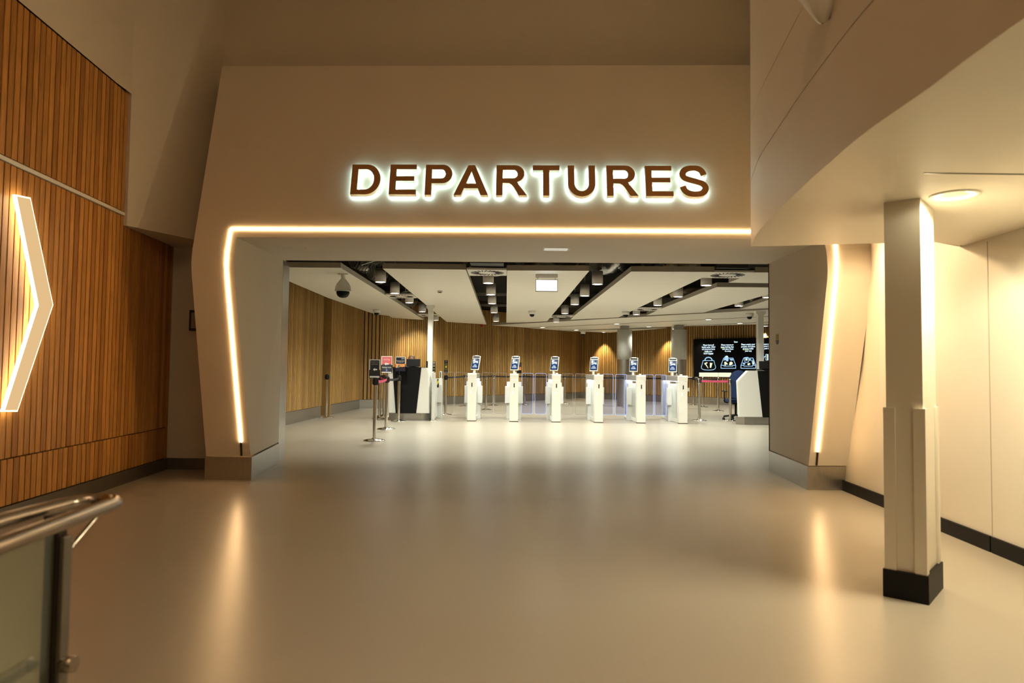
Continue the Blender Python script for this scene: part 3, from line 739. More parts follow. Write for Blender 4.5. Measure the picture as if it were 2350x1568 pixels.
# louvre vents between the panels
def vent(label, pts, n=24):
    w = [F(x, y, PH) for x, y in pts]; c = sum(w, Vector()) / 4
    t = thing('ceiling_vent', label, 'vent', c)
    b2 = BM(); prism(b2, w, (0, 0, .03)); obj('plate', b2, M['white'], t)
    ux = (w[1] - w[0]) / 2; uy = (w[3] - w[0]) / 2
    s = min(ux.length, uy.length); b2 = BM()
    for k in range(n):
        a = 2 * PI * k / n; d = Vector((math.cos(a), math.sin(a), 0)); e = Vector((-math.sin(a + .35), math.cos(a + .35), 0)) * s * .03
        d2 = Vector((math.cos(a + .25), math.sin(a + .25), 0))
        p0 = c + d * s * .45; p1 = c + d2 * s * .86
        prism(b2, [p0 - e - Vector((0, 0, .004)), p1 - e - Vector((0, 0, .004)), p1 + e - Vector((0, 0, .004)), p0 + e - Vector((0, 0, .004))], (0, 0, .006))
    obj('swirl_slots', b2, M['blackp'], t); return t
vent('square swirl vent left of the lit blank hanging sign', [(1071, 618.5), (1162.5, 620), (1162.5, 633), (1077, 633)])
vent('square swirl vent near the right jamb above the second row of lamps', [(1640, 624.5), (1732, 625.5), (1699, 639), (1610, 638)])
vent('square swirl vent behind the big dome camera', [(884, 677), (948, 677.3), (957, 684.5), (897, 684.5)])
vent('square swirl vent right of the slim white post, far down the leftmost lamp row', [(958, 722), (1002, 722), (1010, 727), (970, 727)])
vent('square swirl vent at the far end of the gap right of the lit blank sign', [(1265, 726), (1317, 725), (1309, 729.5), (1262, 730)])
vent('square swirl vent over the two grey round columns', [(1463, 708), (1519, 707.7), (1508, 714), (1452, 714)])

# cylinder lamps
LR = .098
lp = thing('cylinder_lamp', '', 'ceiling lamp', (0, 0, 0), 'grey cylinder lamps hanging between the ceiling panels')
bm = BM(); lathe(bm, [(.0001, .235), (LR, .235), (LR, 0), (LR - .012, 0), (LR - .012, .02)], 28); obj('housing', bm, M['grey'], lp)
bm = BM(); lathe(bm, [(LR - .013, .012), (.0001, .012)], 28); obj('lens', bm, M['lamp'], lp, fix=False)
bm = BM(); tube(bm, [(0, 0, .23), (0, 0, CZ - PH + .03)], .008, 6); obj('stem', bm, M['services'], lp)
rows = [('leftmost lamp row, behind the dome camera', [(873.3, 648), (906, 674), (939.4, 695.4), (969, 716), (999.5, 735.7)]),
        ('lamp row just left of the lit blank sign', [(1120.6, 650.6), (1126.5, 677), (1129.2, 697.4), (1133.8, 718.2), (1138.4, 738)]),
        ('lamp row just right of the lit blank sign', [(1371, 653.2), (1341.8, 679.6), (1319, 699.5), (1296.4, 720.4), (1276.5, 739.5)]),
        ('lamp row running over the grey round columns', [(1620.8, 655.7), (1556.3, 681.8), (1509.3, 701.4), (1460.4, 722.6)]),
        ('lamp row close by the right jamb', [(1761, 683.5), (1695.7, 703)]),
        ('far line under the front cross panel', [(1245, 752), (1415.4, 744), (1625.9, 734)]),
        ('far lamp line by the back slat wall', [(1323, 758), (1385, 763), (1489.4, 750.7), (1698.2, 742.6), (1547.7, 755.7), (1755.7, 749)])]
ords = ['first', 'second', 'third', 'fourth', 'fifth', 'sixth']
lamp_pts = []; first = True
for nm, pts in rows:
    far_ = nm.startswith('far')
    for k, (x, y) in enumerate(pts):
        p = F(x, y, PH - .03 if far_ else PH - .02)
        lab = 'grey cylinder lamp, %s %s, %s' % (ords[k], 'from the left' if far_ else 'nearest', nm)
        if far_ and nm.endswith('slat wall'): lab = 'grey cylinder lamp, ' + ['by the back corner', 'over the wall wash in the back corner', 'above and between the two round columns', 'above the video wall', 'beside the second round column', 'above the bright wall patch at the right jamb'][k]
        q = (p.x, p.y, p.z)
        if first: lp.location = q; lp['label'] = lab; first = False
        else: dup(lp, q, lab)
        lamp_pts.append(Vector(q))

# services above the panels
random.seed(3)
def svc(name, label, cat, b2, mt): return tag(obj(name, b2, mt), label, cat)
def ductbox(label, x0, y0, x1, y1, h0, h1, yy, dep, mt='duct'):
    a, c = D(x0, y1, yy), D(x1, y0, yy); b2 = BM(); rbox(b2, a.x, c.x, yy, yy + dep, h0, h1, .01); return svc('air_duct', label, 'duct', b2, M[mt])
ductbox('black plenum box above the swirl vent left of the lit blank sign', 1078, 598, 1156, 618, 2.80, 3.3, 10.3, .9)
ductbox('black plenum box above the swirl vent near the right jamb', 1645, 598, 1718, 622, 2.80, 3.3, 10.5, .9)
for k, (y, h, lab) in enumerate(((11.4, 3.05, 'nearest'), (13.2, 3.36, 'second'), (17.5, 3.12, 'third'), (20.5, 3.12, 'farthest'))):
    b2 = BM()
    for s in (0, .22): box(b2, -3.4, 8.5, y + s, y + s + .03, h, h + .05)
    for q in range(40): box(b2, -3.4 + q * .3, -3.38 + q * .3, y, y + .25, h, h + .02)
    svc('cable_tray', '%s galvanised cable tray crossing the dark ceiling void' % lab, 'cable tray', b2, M['services'])
for k, (x, y, h, l, lab) in enumerate(((1.7, 14.2, 3.36, 1.3, 'crinkled foil duct in the void just right of the lit blank sign'), (.1, 14.0, 3.36, 1.3, 'crinkled foil duct in the void above the lit blank sign'), (-.9, 12.6, 3.08, .9, 'crinkled foil duct in the void left of the lit blank sign'), (1.5, 12.2, 3.12, .9, 'crinkled foil duct behind the lamps right of the blank sign'))):
    b2 = BM(); n = 26; pr = []
    P = [Vector((x + l * t / n, y + .15 * math.sin(t * .4), h + .03 * math.sin(t * .7))) for t in range(n + 1)]
    tube(b2, P, .13, 14)
    for v in b2.verts: v.co += Vector((random.uniform(-1, 1), random.uniform(-1, 1), random.uniform(-1, 1))) * .016
    svc('foil_duct', lab, 'duct', b2, M['foil'])
b2 = BM(); P = [Vector((3.15 + 1.1 * t / 16, 14.1, 3.38 + .03 * math.sin(t))) for t in range(17)]; tube(b2, P, .10, 14)
for v in b2.verts: v.co += Vector((random.uniform(-1, 1), random.uniform(-1, 1), random.uniform(-1, 1))) * .03
svc('insulation_batt', 'ragged tan insulation hanging behind the top of the opening at right', 'insulation', b2, M['tankraft'])
b2 = BM(); P = [Vector((3.6 + 1.6 * t / 20, 15.5 - 1.2 * t / 20, 2.98 + .04 * math.sin(t * 1.7))) for t in range(21)]; tube(b2, P, .10, 14)
for v in b2.verts: v.co += Vector((random.uniform(-1, 1), random.uniform(-1, 1), random.uniform(-1, 1))) * .03
svc('insulation_batt', 'ragged tan insulation behind the lamps over the grey round columns', 'insulation', b2, M['tankraft'])
for k, (px, py, y, lab) in enumerate(((812, 608, 12.2, 'nearest coil of grey cables hanging by the big dome camera'), (852, 634, 13.0, 'coil of grey cables hanging behind the nearest leftmost lamp'), (930, 692, 17.2, 'coil of grey cables above the far swirl vent at left'))):
    c = D(px, py, y); b2 = BM()
    for j in range(6):
        a = .16 + .012 * j; tube(b2, [c + Vector((a * .6 * math.cos(t) + .03 * j, .04 * j + .05 * math.sin(2 * t), a * math.sin(t) + .1)) for t in [2 * PI * q / 18 for q in range(19)]], .008, 6)
    tube(b2, [c + Vector((0, 0, .2)), c + Vector((0.02, .02, CZ - c.z))], .01, 6)
    svc('cable_coil', lab, 'cable', b2, M['cable'])
for k, (x, y) in enumerate(((-2.6, 11.6), (-1.2, 10.9), (3.4, 11.4))):
    b2 = BM(); tube(b2, [(x, y, 2.95), (x + .5, y + .8, 3.3), (x + .6, y + 1.2, CZ - .017)], .016, 6)
    svc('brace_rod', ['sloping galvanised brace behind the nearest leftmost lamp', 'sloping galvanised brace left of the lit blank sign', 'sloping galvanised brace over the lamps above the round columns'][k], 'brace', b2, M['services'])

# cameras and detectors
def dome(label, px, py, h, s, ptz=False):
    p = F(px, py, h); t = thing('dome_camera', label, 'security camera', p); mx = Matrix.Translation(p)
    if ptz:
        b2 = BM(); rbox(b2, p.x - .08, p.x + .08, p.y - .04, p.y + .04, h - .018, h, .004); obj('ceiling_bracket', b2, M['white'], t)
        b2 = BM(); lathe(b2, [(.035, -.01), (.035, -.08), (.06, -.11), (.10, -.16), (.128, -.22), (.132, -.28), (.138, -.285), (.138, -.295), (.10, -.296)], 28, mx); obj('body', b2, M['white'], t)
        b2 = BM(); lathe(b2, [(.108, -.295), (.105, -.335), (.085, -.375), (.05, -.398), (.0001, -.405)], 28, mx); obj('dome', b2, M['black'], t)
    else:
        b2 = BM(); lathe(b2, [(.0001, .003), (s, .003), (s * 1.02, -s * .5), (s * .9, -s * .85), (s * .6, -s * .9)], 24, mx); obj('body', b2, M['white'], t)
        b2 = BM(); lathe(b2, [(s * .66, -s * .86), (s * .6, -s * 1.25), (s * .35, -s * 1.5), (.0001, -s * 1.58)], 24, mx); obj('dome', b2, M['black'], t)
dome('large white pendant dome camera under the panel at the left wall', 788, 628.5, PH, .1, True)
dome('small dome camera at the far end of the panel along the left wall', 864.5, 710.5, PH, .10)
dome('small dome camera below the lit blank hanging sign', 1221, 714, PH, .10)
dome('small dome camera above the first grey round column', 1436, 715, PH, .10)
dome('small dome camera by the slim white post at the right jamb', 1720, 719.5, PH, .10)
dome('tiny dome camera high in the back corner of the slat walls', 1338, 761.5, 2.62, .09)
p = F(1010, 667.5, PH); t = thing('motion_sensor', 'small white motion sensor under the panel by the slim white post', 'sensor', p)
b2 = BM(); rbox(b2, p.x - .05, p.x + .05, p.y - .03, p.y + .03, PH - .05, PH, .008); obj('body', b2, M['white'], t)
b2 = BM(); box(b2, p.x - .03, p.x + .03, p.y - .035, p.y - .029, PH - .046, PH - .03); obj('lens', b2, M['blackp'], t)
def access_point(label, px, py, y):
    c = D(px, py, y); t = thing('access_point', label, 'wireless unit', c)
    b2 = BM(); rbox(b2, c.x - .09, c.x + .09, c.y - .09, c.y + .09, c.z - .02, c.z + .045, .02); obj('body', b2, M['white'], t)
    b2 = BM(); tube(b2, [c + Vector((0, 0, .04)), c + Vector((.01, 0, CZ - c.z))], .008, 6); tube(b2, [c + Vector((-.04, 0, .04)), c + Vector((0, .02, .18)), c + Vector((.01, 0, .35))], .006, 6); obj('hanger', b2, M['cable'], t)
access_point('white wireless unit hanging left of the nearest leftmost lamp', 833, 618, 12.4)
access_point('white wireless unit hanging right of the nearest lamp beside the blank sign', 1397.5, 623.5, 12.6)
access_point('white wireless unit hanging between the two lamps by the right jamb', 1732, 690.5, 16.3)
p = D(1105.5, 748, 24.3); b2 = BM(); lathe(b2, [(.0001, .09), (.05, .09), (.055, .03), (.04, -.03), (.0001, -.045)], 18, Matrix.Translation(p)); o = obj('fire_beacon', b2, M['red']); tag(o, 'small red fire alarm beacon above the back slat wall', 'alarm')

# lit blank hanging sign
y = 11.05; a = D(1229, 669, y); c = D(1280, 642, y)
t = thing('hanging_sign', 'lit blank white hanging sign in the middle of the hall ceiling', 'sign', ((a.x + c.x) / 2, y, a.z))
b2 = BM(); rbox(b2, a.x, c.x, y, y + .06, a.z, c.z, .004)
bmesh.ops.recalc_face_normals(b2, faces=b2.faces[:]); obj('frame', b2, M['taupe'], t)
i_ = .011; b2 = BM(); box(b2, a.x + i_, c.x - i_, y - .004, y + .001, a.z + i_, c.z - i_); obj('lit_panel', b2, M['lightbox'], t)
top = D(1255, 628.5, y).z; bot = D(1255, 637, y).z
b2 = BM(); rbox(b2, a.x, c.x, y - .01, y + .09, bot, PH - .001, .004); obj('housing', b2, M['grey'], t)
b2 = BM(); [tube(b2, [(x, y + .03, c.z - .005), (x, y + .03, bot + .005)], .004, 6) for x in (a.x + .04, c.x - .04)]; obj('hanger', b2, M['services'], t)

# ------------------------------------------------------------------ speed gates
GY = 15.75; GX = [D(x, 968, GY).x for x in (1081.7, 1179, 1276.3, 1373.9, 1471.8, 1568)]
def gate(edge, label):
    t = thing('speed_gate', label, 'gate', (0, 0, 0), 'white speed gates across the hall')
    b2 = BM(); rbox(b2, -.098, .098, 0, .12, .012, .965, .008); obj('front_pillar', b2, M['gatew'], t)
    b2 = BM()
    prof = [(-.003, .967), (-.006, 1.02), (-.018, 1.075), (-.012, 1.098), (.01, 1.105), (.14, 1.105), (.14, .967)]
    prism(b2, [(-.101, y_, z_) for y_, z_ in prof], (.202, 0, 0)); obj('head', b2, M['gatew'], t)
    b2 = BM(); box(b2, -.102, .102, -.003, .124, 0, .014); obj('foot', b2, M['bronze'], t)
    b2 = BM(); rbox(b2, -.011, .013, -.004, .01, .79, .885, .003); obj('reader_slot', b2, M['blackp'], t)
    b2 = BM(); lathe(b2, [(.0001, .006), (.012, .004), (.014, 0)], 16, Matrix.Translation((-.028, -.001, .675)) @ Matrix.Rotation(PI / 2, 4, 'X') @ Matrix.Diagonal((.75, 2.9, 1, 1))); obj('status_light', b2, M['status'], t)
    b2 = BM(); rbox(b2, -.095, .095, .14, 1.9, .972, 1.10, .01); obj('top_bar', b2, M['taupe'], t)
    b2 = BM(); box(b2, -.07, .07, .13, 1.77, .962, .9715); obj('under_light', b2, M['underlight'], t)
    b2 = BM(); rbox(b2, -.098, .098, 1.78, 1.9, .0, .97, .008); obj('rear_pillar', b2, M['gateg'], t)
    b2 = BM()
    for s in (-1, 1): box(b2, s * .09 - .01, s * .09 + .01, .12, 1.78, .02, .10); box(b2, s * .09 - .01, s * .09 + .01, .12, .17, .1, .95); box(b2, s * .09 - .01, s * .09 + .01, 1.72, 1.78, .1, .95)
    obj('side_frame', b2, M['gatew'], t)
    b2 = BM()
    for s in (-1, 1): box(b2, s * .088 - .004, s * .088 + .004, .17, .74, .1, .95); box(b2, s * .088 - .004, s * .088 + .004, 1.06, 1.72, .1, .95)
    obj('side_glass', b2, M['glass'], t)
    b2 = BM(); rbox(b2, -.175, .175, .76, 1.04, 0, .90, .006); obj('drive_pillar', b2, M['gateg'], t)
    for s in (-1, 1):
        b2 = BM(); rbox(b2, s * .158 - .058, s * .158 + .058, .70, .78, .39, .80, .004); obj('wing_cover', b2, M['gateg'], t)
        x0, x1 = s * .19, s * .462; xa, xb = min(x0, x1), max(x0, x1); r = .035
        out = [(xa + (r - r * math.cos(q)), 0) for q in ()]
        ol = arc(xb - r, 1.115 - r, r, r, 0, 90, 5) + arc(xa + r, 1.115 - r, r, r, 90, 180, 5) + arc(xa + r, .13 + r, r, r, 180, 270, 5) + arc(xb - r, .13 + r, r, r, 270, 360, 5)
        b2 = BM(); prism(b2, [(x, .90, z) for x, z in ol], (0, .012, 0)); fl = obj('glass_flap', b2, M['glassb'] if edge else M['glass'], t)
        b2 = BM(); stroke(b2, ol, .007, Matrix(((1, 0, 0, 0), (0, 0, 1, .897), (0, 1, 0, 0), (0, 0, 0, 1))), 0, True, .018); obj('flap_edge', b2, M['edgeblue'] if edge else M['edgewarm'], fl)
    # passport terminal
    b2 = BM(); rbox(b2, -.028, .028, 1.06, 1.10, 1.09, 1.22, .006); tm = obj('terminal_stalk', b2, M['gatew'], t)
    TM = Matrix.Translation((0, 1.055, 1.185)) @ Matrix.Rotation(math.radians(-16), 4, 'Z') @ Matrix.Rotation(math.radians(-24), 4, 'X')
    def tb(nm, mt, *bx, r=0, par=None):
        b3 = BM()
        if r: rbox(b3, *bx, r=r, mx=TM)
        else: box(b3, *bx, mx=TM)
        return obj(nm, b3, mt, par or t)
    tb('terminal', M['gatew'], -.102, .102, -.012, .035, 0, .375, r=.01)
    tb('terminal_bezel', M['black'], -.092, .092, -.0145, -.012, .015, .30)
    tb('terminal_bar', M['black'], -.088, .088, -.0145, -.012, .318, .358)
    tb('terminal_camera', M['gatew'], -.05, .05, -.005, .03, .372, .39)
    sc = tb('screen', M['scr'], -.07, .07, -.0165, -.0145, .03, .285)
    tb('screen_sky', M['scrgrey'], -.068, .068, -.0175, -.0165, .165, .283, par=sc)
    tb('screen_window', M['scrw'], -.068, -.025, -.0182, -.0175, .215, .283, par=sc)
    b3 = BM(); prism(b3, [TM @ Vector((x, -.0188, z)) for x, z in ((-.06, .17), (-.03, .205), (.02, .225), (.066, .21), (.066, .18), (.0, .19), (-.04, .168))], TM.to_3x3() @ Vector((0, .0006, 0))); obj('screen_hand', b3, M['scrw'], sc)
    b3 = BM(); prism(b3, [TM @ Vector((x, -.0186, z)) for x, z in ((-.05, .166), (-.02, .195), (.03, .185), (.05, .166))], TM.to_3x3() @ Vector((0, .0006, 0))); obj('screen_passport', b3, M['scrdark'], sc)
    tb('screen_bag', M['scrdark'], .01, .06, -.0182, -.0175, .235, .283, par=sc)
    fm = TM @ Matrix.Translation((0, -.0172, 0)) @ Matrix.Rotation(PI / 2, 4, 'X')
    for z_, s_, f_ in ((.126, 'Scan', .055), (.098, 'Boarding', .088), (.070, 'Pass Below', .118)):
        text('screen_text', s_, fm @ Matrix.Translation((0, z_, 0)), .03, M['scrw'], sc, f_, .03, .0004)
    b2 = BM(); rbox(b2, -.0, .055, .30, .36, 1.098, 1.135, .004); obj('ticket_reader', b2, M['gatew'], t)
    return t
glab = ['white speed gate at the left end of the row', 'second white speed gate from the left', 'third white speed gate from the left', 'fourth white speed gate from the left, before its lit blue glass', 'fifth white speed gate from the left, in front of a round column', 'white speed gate at the right end of the row by the pink belt']
gB = gate(True, glab[1]); gA = gate(False, glab[0])
gA.location = (GX[0], GY, 0); gB.location = (GX[1], GY, 0)
# the right flap of gate 2 / left of 3 are lit blue; the left flap of gate 2 is plain
def setflap(g, k, lit):
    fl = [c for c in g.children if c.name.startswith('glass_flap')][k]
    fl.data = fl.data.copy(); fl.data.materials[0] = M['glassb'] if lit else M['glass']
    for c in fl.children: c.data = c.data.copy(); c.data.materials[0] = M['edgeblue'] if lit else M['edgewarm']
gates = [gA, gB]
for k in range(2, 6): gates.append(dup(gB, (GX[k], GY, 0), glab[k]))
setflap(gates[1], 0, False); setflap(gates[2], 1, False); setflap(gates[3], 0, False); setflap(gates[5], 1, False)
ro = [o for o in gates[5].children if o.name.startswith('glass_flap')][1]
for c in list(ro.children): bpy.data.objects.remove(c)
bpy.data.objects.remove(ro)

# wide access gate at the left end, by the desk
ax = D(1000, 962, 15.9); ay = 15.9
t = thing('access_gate', 'grey wide access gate with chevron marked glass between desk and first gate', 'gate', (ax.x, ay, 0))
p0 = D(993, 962, 15.75); b2 = BM(); rbox(b2, p0.x - .03, p0.x + .045, 15.72, 15.80, .015, 1.11, .006); obj('front_post', b2, M['gateg'], t)
b2 = BM(); lathe(b2, [(.0001, .018), (.07, .016), (.09, 0)], 24, Matrix.Translation((p0.x, 15.76, 0))); obj('base_plate', b2, M['steelh'], t)
p1 = D(1009.5, 960, 16.6); b2 = BM(); rbox(b2, p1.x - .065, p1.x + .045, 16.5, 16.75, 0, .96, .006); rbox(b2, p1.x - .02, p1.x + .03, 16.55, 16.65, .96, 1.14, .004); obj('drive_pillar', b2, M['gateg'], t)
b2 = BM(); box(b2, p1.x - .006, p1.x + .014, 16.545, 16.55, .98, 1.12); obj('reader_slot', b2, M['blackp'], t)
b2 = BM(); rbox(b2, p1.x - .06, p1.x + .055, 16.42, 16.5, .39, .82, .004); obj('wing_cover', b2, M['gateg'], t)
b2 = BM(); prism(b2, [(p0.x + .04, 15.80, .06), (p1.x - .066, 16.5, .06), (p1.x - .056, 16.5, .06), (p0.x + .05, 15.80, .06)], (0, 0, .90)); obj('side_panel', b2, M['gateg'], t)
b2 = BM(); xa, xb, r = p1.x + .06, p1.x + .33, .035
ol = arc(xb - r, 1.115 - r, r, r, 0, 90, 5) + arc(xa + r, 1.115 - r, r, r, 90, 180, 5) + arc(xa + r, .13 + r, r, r, 180, 270, 5) + arc(xb - r, .13 + r, r, r, 270, 360, 5)
prism(b2, [(x, 16.6, z) for x, z in ol], (0, .012, 0)); fl = obj('glass_flap', b2, M['glass'], t)
b2 = BM(); stroke(b2, ol, .007, Matrix(((1, 0, 0, 0), (0, 0, 1, 16.597), (0, 1, 0, 0), (0, 0, 0, 1))), 0, True, .018); obj('flap_edge', b2, M['edgewarm'], fl)
c0 = D(1001, 880, 16.3); w_ = .065; hh = .10
b2 = BM(); box(b2, c0.x - w_, c0.x + w_, 16.28, 16.30, c0.z - hh, c0.z + hh); cm = obj('chevron_plate', b2, M['blackp'], t)
b2 = BM()
for s in (-1, 1):
    prism(b2, [(c0.x + s * .012, 16.275, c0.z - .06), (c0.x + s * w_, 16.275, c0.z + .015), (c0.x + s * w_, 16.275, c0.z + .09), (c0.x + s * .012, 16.275, c0.z + .03)], (0, .005, 0))
obj('yellow_chevron', b2, M['yellow'], cm)
b2 = BM(); box(b2, c0.x - .009, c0.x + .009, 16.268, 16.30, c0.z - .75, c0.z + .12); obj('chevron_post', b2, M['gateg'], t)

# ------------------------------------------------------------------ desks
def desk(label, y, outline, blk, dep, plinth, skew=0.0):
    w = [D(px, py, y) for px, py in outline]
    cx_ = sum(p.x for p in w) / len(w)
    t = thing('check_desk', label, 'desk', (cx_, y + dep / 2, 0))
    b2 = BM(); zb_ = D(outline[0][0], plinth, y).z
    # body: front outline swept back, its front corners chamfered
    pl = [(p.x, max(p.z, .17)) for p in w]
    b3 = bmesh.new(); prism(b3, [(x, y, z) for x, z in pl], (skew, dep, 0))
    bmesh.ops.recalc_face_normals(b3, faces=b3.faces[:])
    ed = [e for e in b3.edges if abs(e.verts[0].co.y - y) < 1e-5 and abs(e.verts[1].co.y - y) < 1e-5 and abs(e.verts[0].co.z - e.verts[1].co.z) > .1]
    bmesh.ops.bevel(b3, geom=ed, offset=.05, segments=4, affect='EDGES', profile=.5)
    merge(b2, b3); obj('body', b2, M['white'], t)
    b2 = BM(); q = [D(px, py, y - .012) for px, py in blk]; prism(b2, q, (0, .011, 0)); obj('front_panel', b2, M['black'], t)
    x0, x1 = min(p[0] for p in pl), max(p[0] for p in pl)
    b2 = BM(); hprism(b2, [(x0 + .03, y + .12), (x0 + .2, y + .025), (x1 - .2, y + .025), (x1 - .03, y + .12), (x1 - .03 + skew, y + dep - .03), (x0 + .03 + skew, y + dep - .03)], 0, .172); obj('plinth', b2, M['steelh'], t)
    b2 = BM(); zt_ = max(p.z for p in w); box(b2, q[0].x, q[1].x, y + .02, y + dep - .03, zt_, zt_ + .012); obj('worktop', b2, M['black'], t)
    return t, zt_
dk, dz = desk('white and black check desk with steel plinth behind the sign stanchions', 15.8, [(889.5, 950), (889.5, 848), (901, 844.5), (983, 844.5), (986.5, 856), (986.5, 950)], [(900.5, 844), (967, 844), (955, 949), (908, 949)], .8, 949, -.1)
dk2, dz2 = desk('white and black check desk with cut corner at the right jamb', 15.72, [(1693, 957), (1689, 874), (1711, 851), (1830, 851), (1830, 958)], [(1738.5, 851), (1822, 851), (1812, 958.5), (1750.5, 958.5)], .8, 958, .32)
def monitor(label, px0, px1, py0, y, zt_, mt='blackp'):
    a, c = D(px0, 843, y), D(px1, py0, y); t = thing('monitor', label, 'monitor', ((a.x + c.x) / 2, y, zt_ + .012)); tl = Matrix.Translation((0, y, zt_)) @ Matrix.Rotation(math.radians(-6), 4, 'X') @ Matrix.Translation((0, -y, -zt_))
    b2 = BM(); rbox(b2, a.x, c.x, y, y + .03, zt_ + .03, c.z, .008, mx=tl); obj('casing', b2, M['blackp'], t)
    xc = (a.x + c.x) / 2
    b2 = BM(); rbox(b2, xc - .1, xc + .1, y + .03, y + .2, zt_ + .0125, zt_ + .025, .004); rbox(b2, xc - .03, xc + .03, y + .03, y + .075, zt_ + .02, zt_ + .15, .006); obj('stand', b2, M['blackp'], t)
    return t
monitor('black monitor seen from behind on the desk by the sign stanchions', 932, 964, 824, 15.95, dz)
monitor('black monitor seen from behind on the desk at the right jamb', 1743, 1766, 829, 15.9, dz2)
p = D(979, 836, 16.1); b2 = BM(); rbox(b2, p.x - .015, p.x + .02, 16.1, 16.2, dz, D(979, 829, 16.1).z, .004); tag(obj('card_reader', b2, M['blackp']), 'slim black device standing on the desk beside the white post', 'card reader')

# member of staff behind the desk, only the crown of the head shows
hp = D(945, 816, 16.95); HZ = hp.z; s = HZ / 1.70
pr = thing('person', 'person with wavy brown hair standing behind the desk monitor', 'person', (hp.x, 16.95, 0))
me = bpy.data.meshes.new('body'); x0, y0 = 0, 0
J = {'pel': (0, 0, .92), 'wa': (0, .01, 1.05), 'ch': (0, .01, 1.26), 'nk': (0, .0, 1.44), 'hd': (0, -.015, 1.53), 'hm': (0, -.01, 1.585), 'ht': (0, -.005, 1.655)}
vs, rad, ed = [], [], []
def jn(p, r, par=None):
    vs.append(Vector(p) * s); rad.append(r * s)
    if par is not None: ed.append((par, len(vs) - 1))
    return len(vs) - 1
pe = jn(J['pel'], .135); wa = jn(J['wa'], .115, pe); chh = jn(J['ch'], .135, wa); nk0 = jn((0, .005, 1.40), .07, chh); nk = jn(J['nk'], .052, nk0); hd = jn(J['hd'], .066, nk); hm = jn(J['hm'], .082, hd); ht = jn(J['ht'], .058, hm)
for q in (-1, 1):
    sh = jn((q * .17, .01, 1.37), .055, chh); el_ = jn((q * .23, .0, 1.10), .042, sh); wr = jn((q * .20, -.20, 1.02), .028, el_); ha = jn((q * .19, -.26, 1.02), .034, wr)
    for fx, ln in ((-.03, .07), (-.01, .085), (.01, .08), (.028, .062)): jn((q * .19 + fx, -.26 - ln, 1.005), .009, ha)
    jn((q * .19 - q * .05, -.29, 1.02), .011, ha)
    hi = jn((q * .09, 0, .86), .095, pe); kn_ = jn((q * .10, -.01, .48), .06, hi); an = jn((q * .10, .02, .09), .04, kn_); jn((q * .11, -.14, .03), .035, an)
me.from_pydata(vs, ed, []); tmp = bpy.data.objects.new('tmp', me); COL.objects.link(tmp)
md = tmp.modifiers.new('s', 'SKIN'); sb = tmp.modifiers.new('u', 'SUBSURF'); sb.levels = 1; sb.render_levels = 1
sv = me.skin_vertices[0].data
for k, r in enumerate(rad): sv[k].radius = (r, r)
sv[0].use_root = True
dg = bpy.context.evaluated_depsgraph_get(); dg.update()
bme = bpy.data.meshes.new_from_object(tmp.evaluated_get(dg)); bpy.data.objects.remove(tmp)
for p in bme.polygons: p.use_smooth = True
bme.materials.clear(); bme.materials.append(M['uniform']); bme.materials.append(M['skin'])
for p in bme.polygons:
    c = p.center / s
    p.material_index = 1 if (c.z > 1.43 or (c.y < -.19 and .9 < c.z < 1.12)) else 0
bo = bpy.data.objects.new('body', bme); COL.objects.link(bo); bo.parent = pr
b2 = BM(); mxh = Matrix.Translation(pr.location) @ Matrix.Scale(s, 4)
lathe(b2, [(.108, 1.40), (.112, 1.50), (.108, 1.58), (.098, 1.64), (.075, 1.68), (.04, 1.697), (.0001, 1.70)], 28, mxh)
for v in b2.verts:
    l = v.co - pr.location; a_ = math.atan2(l.y, l.x)
    k_ = 1 + .05 * math.sin(a_ * 9 + l.z * 40)
    v.co = pr.location + Vector((l.x * k_, l.y * k_ + .02 * s, l.z))
fr = [f for f in b2.faces if (f.calc_center_median() - pr.location).y < -.05 and (f.calc_center_median().z) < 1.56 * s]
bmesh.ops.delete(b2, geom=fr, context='FACES'); obj('hair', b2, M['hair'], pr, fix=False)
b2 = BM()
for q in (-1, 1): lathe(b2, [(.0001, -.012), (.011, -.006), (.013, 0), (.011, .006), (.0001, .012)], 10, mxh @ Matrix.Translation((q * .032, -.088, 1.585)))
obj('eyes', b2, M['charcoal'], pr)
b2 = BM(); lathe(b2, [(.0001, .028), (.008, .01), (.015, -.012), (.0001, -.02)], 10, mxh @ Matrix.Translation((0, -.095, 1.56))); obj('nose', b2, M['skin'], pr)
b2 = BM(); box(b2, -.022, .022, -.093, -.08, 1.512, 1.522, mx=mxh); obj('mouth', b2, M['pinkp'], pr)

# office chair
cp_ = D(1690, 962, 17.1); t = thing('office_chair', 'blue upholstered office chair behind the right jamb desk', 'chair', (cp_.x, 17.1, 0))
X, Y = cp_.x, 17.1
b2 = BM()
ol = [(x_, z_) for x_, z_ in arc(0, .98, .235, .27, 0, 180, 14)] + [(-.24, .62), (-.17, .54), (.17, .54), (.24, .62)]
b3 = bmesh.new(); prism(b3, [(X + x_, Y - .22, z_) for x_, z_ in ol], (0, .08, 0)); bmesh.ops.recalc_face_normals(b3, faces=b3.faces[:])
bmesh.ops.bevel(b3, geom=[e for e in b3.edges if abs(e.verts[0].co.y - e.verts[1].co.y) < 1e-5], offset=.025, segments=3, affect='EDGES'); merge(b2, b3); obj('backrest', b2, M['fabric'], t)
b2 = BM(); rbox(b2, X - .24, X + .24, Y - .16, Y + .3, .44, .53, .035, 3); obj('seat', b2, M['fabric'], t)
